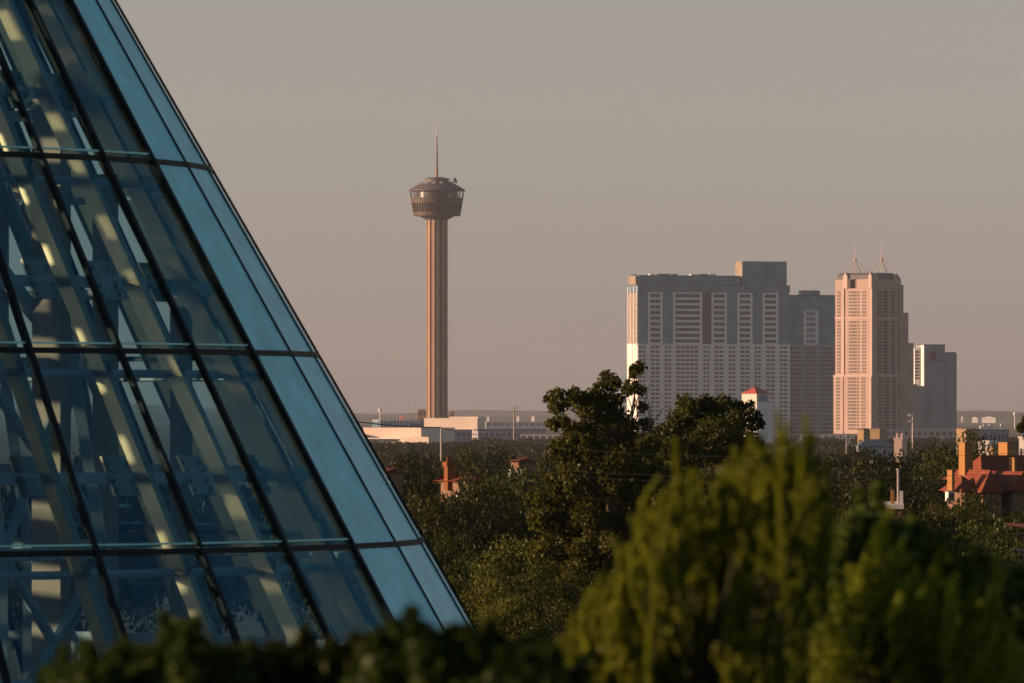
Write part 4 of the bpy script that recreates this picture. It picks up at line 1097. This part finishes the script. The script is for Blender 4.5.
TREES = [
    ('dark', 396, 447, 700, 40, 'dark tree against the sunlit cream hall, touching the glasshouse edge'),
    ('dark', 436, 446, 780, 36, 'dark tree under the stout pale pole'),
    ('oak2', 474, 444, 760, 34, 'dark distant tree below the right end of the long cream hall'),
    ('dark', 508, 446, 720, 34, 'dark distant tree below the long dark blue shed'),
    ('dark', 545, 441, 620, 34, 'dark tree left of the tall tree, just under the low warehouse'),
    ('oak', 416, 462, 450, 46, 'round dark tree between the glasshouse edge and the orange chimney'),
    ('oak2', 494, 468, 420, 42, 'brownish tree right of the sunlit orange chimney'),
    ('oak', 546, 462, 400, 40, 'tree under the glowing orange roof, left of the tall tree'),
    ('oak2', 436, 492, 350, 46, 'tree in front of the house with the orange chimney'),
    ('elm2', 400, 506, 310, 34, 'yellow-green tree beside the edge of the glasshouse'),
    ('oak', 488, 500, 300, 52, 'broad tree in the middle of the grove between glasshouse and tall tree'),
    ('oak2', 446, 528, 262, 46, 'lower dark oak right of the teal glasshouse edge'),
    ('elm', 520, 540, 230, 46, 'loose bright-leaved tree low in front of the broad middle tree'),
    ('elm2', 470, 566, 205, 44, 'bright-leaved tree beside the bottom corner of the glasshouse'),
    ('elm2', 558, 560, 185, 52, 'leafy tree low between the tall tree and the blurred juniper'),
    ('elm', 508, 598, 165, 48, 'lowest bright tree just above the dark hedge'),
    ('dark', 798, 440, 640, 44, 'dark tree mass behind the tip of the blurred juniper'),
    ('dark', 842, 443, 660, 36, 'dark tree below the foot of the stone tower'),
    ('dark', 884, 441, 600, 34, 'dark tree under the twin-stack pink block'),
    ('dark', 916, 438, 640, 26, 'dark tree at the foot of the floodlight pole'),
    ('dark', 952, 434, 640, 22, 'small dark tree left of the tallest chimney'),
    ('oak', 975, 440, 560, 22, 'dark tree behind the tallest buff chimney'),
    ('oak', 862, 462, 430, 46, 'dark oak left of the tall flue pipe'),
    ('oak2', 926, 466, 480, 34, 'dark oak between the flue pipe and the tiled house'),
    ('oak', 918, 500, 290, 34, 'leafy tree right of the white roof edge and flue'),
    ('elm2', 988, 494, 330, 44, 'sunlit tree in front of the orange tiled house'),
    ('oak', 1040, 500, 320, 40, 'dark tree at the right edge below the tiled house'),
    ('elm2', 948, 520, 262, 44, 'yellow-green tree low in front of the tiled house'),
    ('elm2', 1010, 540, 235, 46, 'dense green tree in the lower right, left of the red roofed house'),
    ('oak2', 842, 500, 300, 44, 'shaded tree behind the blurred juniper, left of the white roof edge'),
    ('oak', 890, 535, 230, 44, 'dark tree below the white roof edge'),
    ('dark', 960, 580, 180, 60, 'shadowy tree at lower right behind the small juniper'),
    ('dark', 1030, 590, 170, 50, 'shadowy tree in the bottom right corner'),
    ('oak2', 780, 470, 420, 40, 'dark tree right of the forked second crown'),
    ('dark', 800, 540, 210, 60, 'shadowy tree directly behind the blurred juniper'),
    ('oak', 700, 545, 178, 56, 'oak behind the left plumes of the blurred juniper'),
    ('dark', 620, 605, 158, 60, 'dark tree at the foot of the tall tree'),
    ('oak', 464, 475.5, 352, 34, 'dark oak just below the sunlit orange chimney'),
    ('dark', 386, 474, 372, 34, 'dark tree touching the glasshouse edge below the little orange roof'),
    ('oak2', 519, 460.8, 440, 34, 'dark oak just below the glowing orange roof'),
    ('dark', 872, 511, 246, 30, 'dark tree below the left end of the white roof edge'),
    ('oak2', 905, 510, 250, 30, 'dark oak just below the tall flue pipe'),
    ('oak2', 958, 492, 400, 30, 'dark oak in front of the left wing of the tiled house'),
    ('dark', 864, 439, 1000, 16, 'small dark tree in front of the yellow and ochre houses'),
    ('oak2', 876, 507, 240, 14, 'leafy tree hiding the wall under the left end of the white roof edge'),
    ('oak', 330, 470, 330, 40, 'tree seen dimly through the lowest panes at the right of the glasshouse'),
    ('dark', 300, 455, 480, 40, 'far tree seen dimly through the glasshouse right of its braces'),
    ('dark', 200, 440, 420, 40, 'tree seen dimly through the middle panes of the glasshouse'),
    ('dark', 80, 430, 360, 40, 'tree seen dimly through the left panes of the glasshouse'),
]
for i, (kind, px, yt, D, hw, lb) in enumerate(TREES):
    tree(kind, px, yt, D, hw, lb, i * 1.7)

def hero_tree(name, label, D, clumps, trunk_px, fork_py, leaves, lsize, mat, seed, twigs=(), depth=1.8):
    global rng
    rng = np.random.default_rng(seed); rr = random.Random(seed); k = D / F; gz = ground_z(D) - .05
    org = Vector(((trunk_px - 512) * k, D, gz)); root = empty(name, org)
    tag(root, label, 'tree', 'trees between the glasshouse and the town')
    cls = []
    for px, py, r in clumps:
        yy = rr.uniform(-1, 1) * (depth if r > 15 else depth * .4)
        p = at(px, py, D + yy) - org; cls.append((p, r * k))
        if r > 24:                      # break the big clumps into smaller ones
            for _ in range(int(r / 5)):
                d = Vector((rr.gauss(0, 1), rr.gauss(0, 1), rr.gauss(0, .8))); d.normalize()
                cls.append((p + d * r * k * rr.uniform(.6, 1.1), r * k * rr.uniform(.2, .42)))
            cls[-int(r / 5) - 1] = (p, r * k * .7)
    tot = sum(r ** 2 for _, r in cls); pts = []
    for c, r in cls:
        pts.append(cluster_points(c, r, max(30, int(leaves * r ** 2 / tot)), .85, .3))
    me = leaf_mesh('crown', np.concatenate(pts), lsize, mat)
    o = bpy.data.objects.new('crown', me); col.objects.link(o); o.parent = root
    mb = MB(); fork = at(trunk_px + 4, fork_py, D) - org
    limb(mb, (0, 0, 0), fork, .17, .11, .03, 6, rr)
    mains = [fork]
    for c, r in sorted(cls, key=lambda q: -q[1])[:9]:
        limb(mb, fork - Vector((0, 0, rr.uniform(0, 1.2))), c, .10, .035, .1, 5, rr); mains.append(c)
    for c, r in cls:
        e = min(mains, key=lambda q: (q - c).length + (0 if q.z < c.z else 1.0))
        limb(mb, e, c, .035, .010, .12, 4, rr)
    mb.build('trunk', M['bark'], root)
    if twigs:
        for (x0, y0), (x1, y1) in twigs:
            tb = MB(); limb(tb, at(x0, y0, D) - org, at(x1, y1, D + rr.uniform(-.3, .3)) - org, .018, .006, .08, 4, rr)
            tb.build('bare_twig', M['twig'], root)

hero_tree('tall_tree', 'tallest tree with ragged sprays of leaves rising left of the slab tower', 200.0,
    [(638, 368, 8), (634, 374, 6), (631, 386, 9), (641, 390, 6), (626, 392, 6), (608, 378, 9), (613, 384, 10), (600, 388, 8), (574, 396, 10), (582, 401, 12), (557, 394, 8), (550, 399, 7), (556, 407, 9), (566, 403, 7),
     (592, 400, 13), (606, 402, 13), (618, 400, 8), (602, 414, 15), (588, 412, 10), (617, 416, 12), (553, 424, 8), (562, 421, 8), (572, 428, 10), (585, 430, 12), (605, 432, 18), (628, 428, 12), (646, 424, 8), (643, 408, 6),
     (590, 450, 26), (625, 450, 24), (648, 446, 14), (562, 450, 16), (575, 476, 30), (615, 480, 32), (648, 480, 24), (555, 505, 30), (590, 515, 36), (632, 515, 34), (660, 510, 22), (560, 545, 34), (600, 555, 40), (645, 555, 36), (625, 590, 40), (575, 590, 34)],
    606, 500, 46000, .135, M['elm_leaf'], 71,
    twigs=[((648, 440), (662, 408)), ((652, 428), (648, 402)), ((655, 420), (668, 402)), ((650, 440), (664, 418)), ((651, 418), (654, 396)), ((600, 440), (566, 404)), ((600, 436), (575, 415)), ((628, 430), (634, 380)), ((632, 395), (639, 366)), ((648, 440), (645, 390)), ((645, 402), (650, 384)), ((656, 446), (672, 424))])
hero_tree('forked_tree', 'dark leafy tree right of the tallest one, in front of the slab tower foot', 214.0,
    [(652, 438, 11), (660, 432, 8), (658, 452, 14), (648, 462, 16), (684, 402, 9), (690, 408, 11), (704, 401, 8), (712, 405, 10), (724, 403, 9), (738, 408, 9), (750, 406, 6), (752, 416, 9), (758, 424, 7), (700, 416, 16), (718, 416, 15), (736, 420, 13), (680, 418, 12), (672, 430, 12), (690, 432, 20), (715, 438, 24), (740, 436, 18), (668, 448, 16), (690, 456, 26), (728, 462, 28), (752, 448, 14), (668, 480, 26), (705, 490, 34), (745, 492, 30), (765, 470, 18), (690, 525, 34), (735, 530, 36), (665, 520, 26), (770, 515, 28)],
    708, 490, 32000, .14, M['oak_leaf'], 72, twigs=[((662, 452), (655, 428)), ((668, 442), (660, 424)), ((745, 420), (756, 404)), ((676, 420), (670, 404))])

# branch of a tree reaching in from the right edge
hero_tree('edge_tree', 'sparse tree reaching in from the right edge above the tiled house', 330.0,
    [(1022, 428, 6), (1030, 421, 8), (1034, 432, 8), (1028, 438, 5), (1040, 445, 12), (1045, 470, 16)], 1044, 470, 5000, .15, M['oak_leaf'], 73, depth=.5)

# far wood: tree cover of the plain that reads as one mass
def far_woods():
    global rng
    rng = np.random.default_rng(9); pts = []
    n = 2600
    d = 950 + (8200 - 950) * rng.uniform(0, 1, n) ** 1.7
    px = rng.uniform(330, 1060, n)
    for dd, p in zip(d, px):
        if dd > 4200 and rng.uniform() < .5: continue
        hgt = rng.uniform(5, 10.5) if dd < 2600 else rng.uniform(4, 8); r = hgt * rng.uniform(.5, .75)
        lim = zat(442.5 if 350 < p < 475 else 437.5, dd)
        if lim < 2.2: continue
        if hgt > lim: r *= lim / hgt; hgt = lim
        x = (p - 512) / F * dd
        m = int(np.clip(420 * (1500 / dd) ** 1.2, 60, 420))
        q = cluster_points((x, dd, hgt - r * .62), r, m, .62, .5)
        pts.append(q)
    cen = np.concatenate(pts); cen[:, 2] = np.maximum(cen[:, 2], .3)
    size = np.clip(cen[:, 1] / 1500 * .6, .5, 1.8)
    global_s = size
    me = leaf_mesh('far_woods', cen, global_s, M['dark_leaf'])
    o = bpy.data.objects.new('far_woods', me); col.objects.link(o)
    tag(o, 'dark wooded cover of the plain below the towers', 'wood', kind='stuff')
far_woods()

# ------------------------------------------------------------------ out-of-focus foreground
def plume_points(base, tip, wid, n, bend):
    """needle sprays along a curved plume: centres and directions"""
    t = rng.uniform(0, 1, n) ** .8
    ax = (tip - base); L = np.linalg.norm(ax); axn = ax / L
    c = base + ax * t[:, None] + bend * (np.sin(t * math.pi))[:, None]
    env = wid * (np.sin(np.clip(t * .93 + .07, 0, 1) * math.pi) ** .7 * .75 + .25 * (1 - t))
    d = rng.normal(size=(n, 3)); d -= axn * (d @ axn)[:, None]; d /= np.linalg.norm(d, axis=1)[:, None]
    rad = env * rng.uniform(.15, 1, n) ** .6
    return c + d * rad[:, None], d * .75 + axn * 1.0 + rng.normal(size=(n, 3)) * .2

def juniper(name, label, D, root_px, plumes, seed, fill, density=1.0):
    global rng
    rng = np.random.default_rng(seed); k = D / F; gz = ground_z(D)
    org = np.array([(root_px - 512) * k, D, gz]); root = empty(name, tuple(org)); tag(root, label, 'shrub')
    P_, Dd = [], []; mb = MB(); rr = random.Random(seed)
    limb(mb, (0, 0, 0), (0, 0, (zat(640, D) - gz)), .06, .035, .02, 6, rr)
    hub = Vector((0, 0, zat(690, D) - gz))
    def W(px, py, dy): return np.array([(px - 512) / F * (D + dy), D + dy, EYE - (py - HOR) / F * (D + dy)]) - org
    for (bx, by), (tx, ty), wpx, dy in plumes:
        b, t_ = W(bx, by, dy), W(tx, ty, dy + rr.uniform(-.05, .05))
        n = int(density * 4.2 * max(20, math.hypot(tx - bx, ty - by)))
        p, d = plume_points(b, t_, wpx * k, n, rng.normal(size=3) * .02); P_.append(p); Dd.append(d)
        # side sprays
        for _ in range(int(math.hypot(tx - bx, ty - by) / 18)):
            q = rr.uniform(.1, .75); s0 = b + (t_ - b) * q; ln = np.linalg.norm(t_ - b) * (1 - q) * rr.uniform(.25, .5) + .02
            dv = (t_ - b) / np.linalg.norm(t_ - b) * 1.0 + rng.normal(size=3) * .3; dv /= np.linalg.norm(dv)
            p, d = plume_points(s0, s0 + dv * ln, wpx * k * .45, int(density * 48), rng.normal(size=3) * .005); P_.append(p); Dd.append(d)
        limb(mb, hub, b, .006, .003, .08, 4, rr); limb(mb, b, b + (t_ - b) * .8, .003, .001, .03, 4, rr)
    for px, py, r, dy, n in fill:
        c = W(px, py, dy); p = cluster_points(c, r * k, n, 1.0, .2); P_.append(p)
        q = rng.normal(size=(n, 3)) * .5; q[:, 2] += 1; Dd.append(q)
    cen = np.concatenate(P_); dirs = np.concatenate(Dd)
    me = leaf_mesh('foliage', cen, .019, M['juniper_leaf'], up=.1, asp=.30, dirs=dirs)
    o = bpy.data.objects.new('foliage', me); col.objects.link(o); o.parent = root
    mb.build('stem', M['green_stem'], root)

rj = random.Random(4)
pl = []
tops = [(560, 640), (575, 615), (592, 590), (603, 574), (618, 548), (631, 517), (646, 500), (660, 478), (676, 440), (690, 470), (704, 478), (720, 470), (734, 450), (748, 434), (762, 436), (777, 414), (790, 424), (806, 417), (814, 436), (826, 470), (833, 512)]
def topat(x): return float(np.interp(x, [q[0] for q in tops], [q[1] for q in tops]))
for x, y in tops:
    pl.append(((x + rj.uniform(-26, 14) + (700 - x) * .12, y + rj.uniform(100, 150)), (x, y), rj.uniform(3, 4.8), rj.uniform(-.12, .12)))
for i in range(135):
    x = rj.uniform(556, 830); y0 = topat(x); y = y0 + 18 + rj.random() ** 1.2 * (690 - y0)
    if x > 760 and y > 500 and rj.random() < .75: continue
    pl.append(((x + rj.uniform(-30, 18) + (700 - x) * .1, y + rj.uniform(80, 140)), (x, y), rj.uniform(2.8, 4.8), rj.uniform(-.25, .1)))
juniper('juniper_shrub', 'big blurred yellow-green juniper with upright feathery plumes in the foreground', 14.0, 700, pl, 5,
    [(690, 620, 70, .45, 1500), (640, 660, 55, .42, 900), (740, 590, 65, .45, 1500), (790, 540, 50, .45, 1300), (790, 640, 75, .4, 2500), (700, 710, 80, .4, 1500), (600, 695, 50, .4, 500)])
pl = []
tops2 = [(838, 590), (848, 565), (870, 555), (882, 530), (893, 508), (903, 540), (915, 565), (930, 580), (944, 548), (956, 575), (975, 590), (996, 558), (985, 600), (1010, 620)]
for x, y in tops2:
    pl.append(((x + rj.uniform(-34, -6), y + rj.uniform(80, 115)), (x, y), rj.uniform(5, 8), rj.uniform(-.1, .1)))
for i in range(44):
    x = rj.uniform(840, 960); y0 = float(np.interp(x, [q[0] for q in tops2[:-2]], [q[1] for q in tops2[:-2]])); y = y0 + 20 + rj.random() * 80
    pl.append(((x + rj.uniform(-30, 0), y + rj.uniform(40, 80)), (x, y), rj.uniform(3.5, 6), rj.uniform(-.1, .15)))
juniper('juniper_shrub', 'smaller blurred juniper with a few bright plumes at lower right', 14.6, 900, pl, 6,
    [(900, 650, 60, .2, 3500), (850, 660, 50, .2, 2500), (960, 670, 60, .2, 2500), (1010, 680, 40, .2, 1200)])

def shrub(name, label, D, root_px, blobs, seed, lsize, mat, leaves, cat='shrub'):
    global rng
    rng = np.random.default_rng(seed); rr = random.Random(seed); k = D / F; gz = ground_z(D)
    org = Vector(((root_px - 512) * k, D, gz)); root = empty(name, org); tag(root, label, cat)
    pts = []; tot = sum(b[2] ** 2 for b in blobs); mb = MB()
    for px, py, r in blobs:
        c = at(px, py, D + rr.uniform(-.25, .25)) - org
        pts.append(cluster_points(c, r * k, int(leaves * r * r / tot), .9, .3))
        limb(mb, (c.x * .4, c.y * .4, 0), c, .018, .005, .06, 4, rr)
        for _ in range(4):
            d = Vector((rr.gauss(0, .5), rr.gauss(0, .5), 1)).normalized(); ln = r * k * rr.uniform(.9, 1.5)
            for q in range(5):
                pts.append(cluster_points(c + d * ln * (.6 + .14 * q), r * k * (.17 - .02 * q), 26, 1.2, .1))
        for _ in range(5):
            d = Vector((rr.gauss(0, 1), rr.gauss(0, 1), abs(rr.gauss(0, 1)))).normalized()
            pts.append(cluster_points(c + d * r * k * .9, r * k * rr.uniform(.22, .4), int(leaves * r * r / tot * .12), 1.0, .1))
    me = leaf_mesh('foliage', np.concatenate(pts), lsize, mat)
    o = bpy.data.objects.new('foliage', me); col.objects.link(o); o.parent = root
    mb.build('stem', M['bark'], root)
hb = []
rh = random.Random(8)
for x, y in [(88, 676), (112, 662), (140, 648), (168, 640), (196, 634), (222, 650)]: hb.append((x, y + 31, rh.uniform(26, 34)))
for x in range(66, 240, 26): hb.append((x, 705, 36))
shrub('laurel_shrub', 'dark blurred bush below the left panes of the glasshouse', 11.8, 140, hb, 14, .026, M['hedge_leaf'], 14000)
hb = []
for x, y in [(236, 656), (262, 646), (290, 640), (318, 652), (345, 646), (372, 640)]: hb.append((x, y + 31, rh.uniform(24, 32)))
for x in range(226, 390, 26): hb.append((x, 702, 34))
shrub('laurel_shrub', 'dark blurred bush in the bottom middle-left, under the teal strips', 12.2, 305, hb, 15, .026, M['hedge_leaf'], 12000)
hb = []
for x, y in [(386, 640), (408, 626), (430, 630), (455, 638), (480, 634), (505, 642), (530, 652), (552, 668)]: hb.append((x, y + 31, rh.uniform(24, 32)))
for x in range(380, 580, 26): hb.append((x, 702, 34))
shrub('laurel_shrub', 'dark blurred bush at the bottom corner of the teal glasshouse edge, left of the juniper', 11.5, 470, hb, 16, .026, M['hedge_leaf'], 14000)
hb = [(852, 585, 36), (830, 566, 32), (880, 560, 46), (910, 600, 46), (950, 610, 46), (990, 620, 46), (1030, 630, 46), (840, 620, 60), (900, 660, 60), (970, 670, 60), (1030, 690, 50)]
shrub('juniper_shade_shrub', 'dark green blurred bush standing in for the shaded side of the junipers, filling the lower right', 17.5, 910, hb, 18, .04, M['hedge_leaf'], 16000)  # darker leaves stand in for shade on the juniper's right side
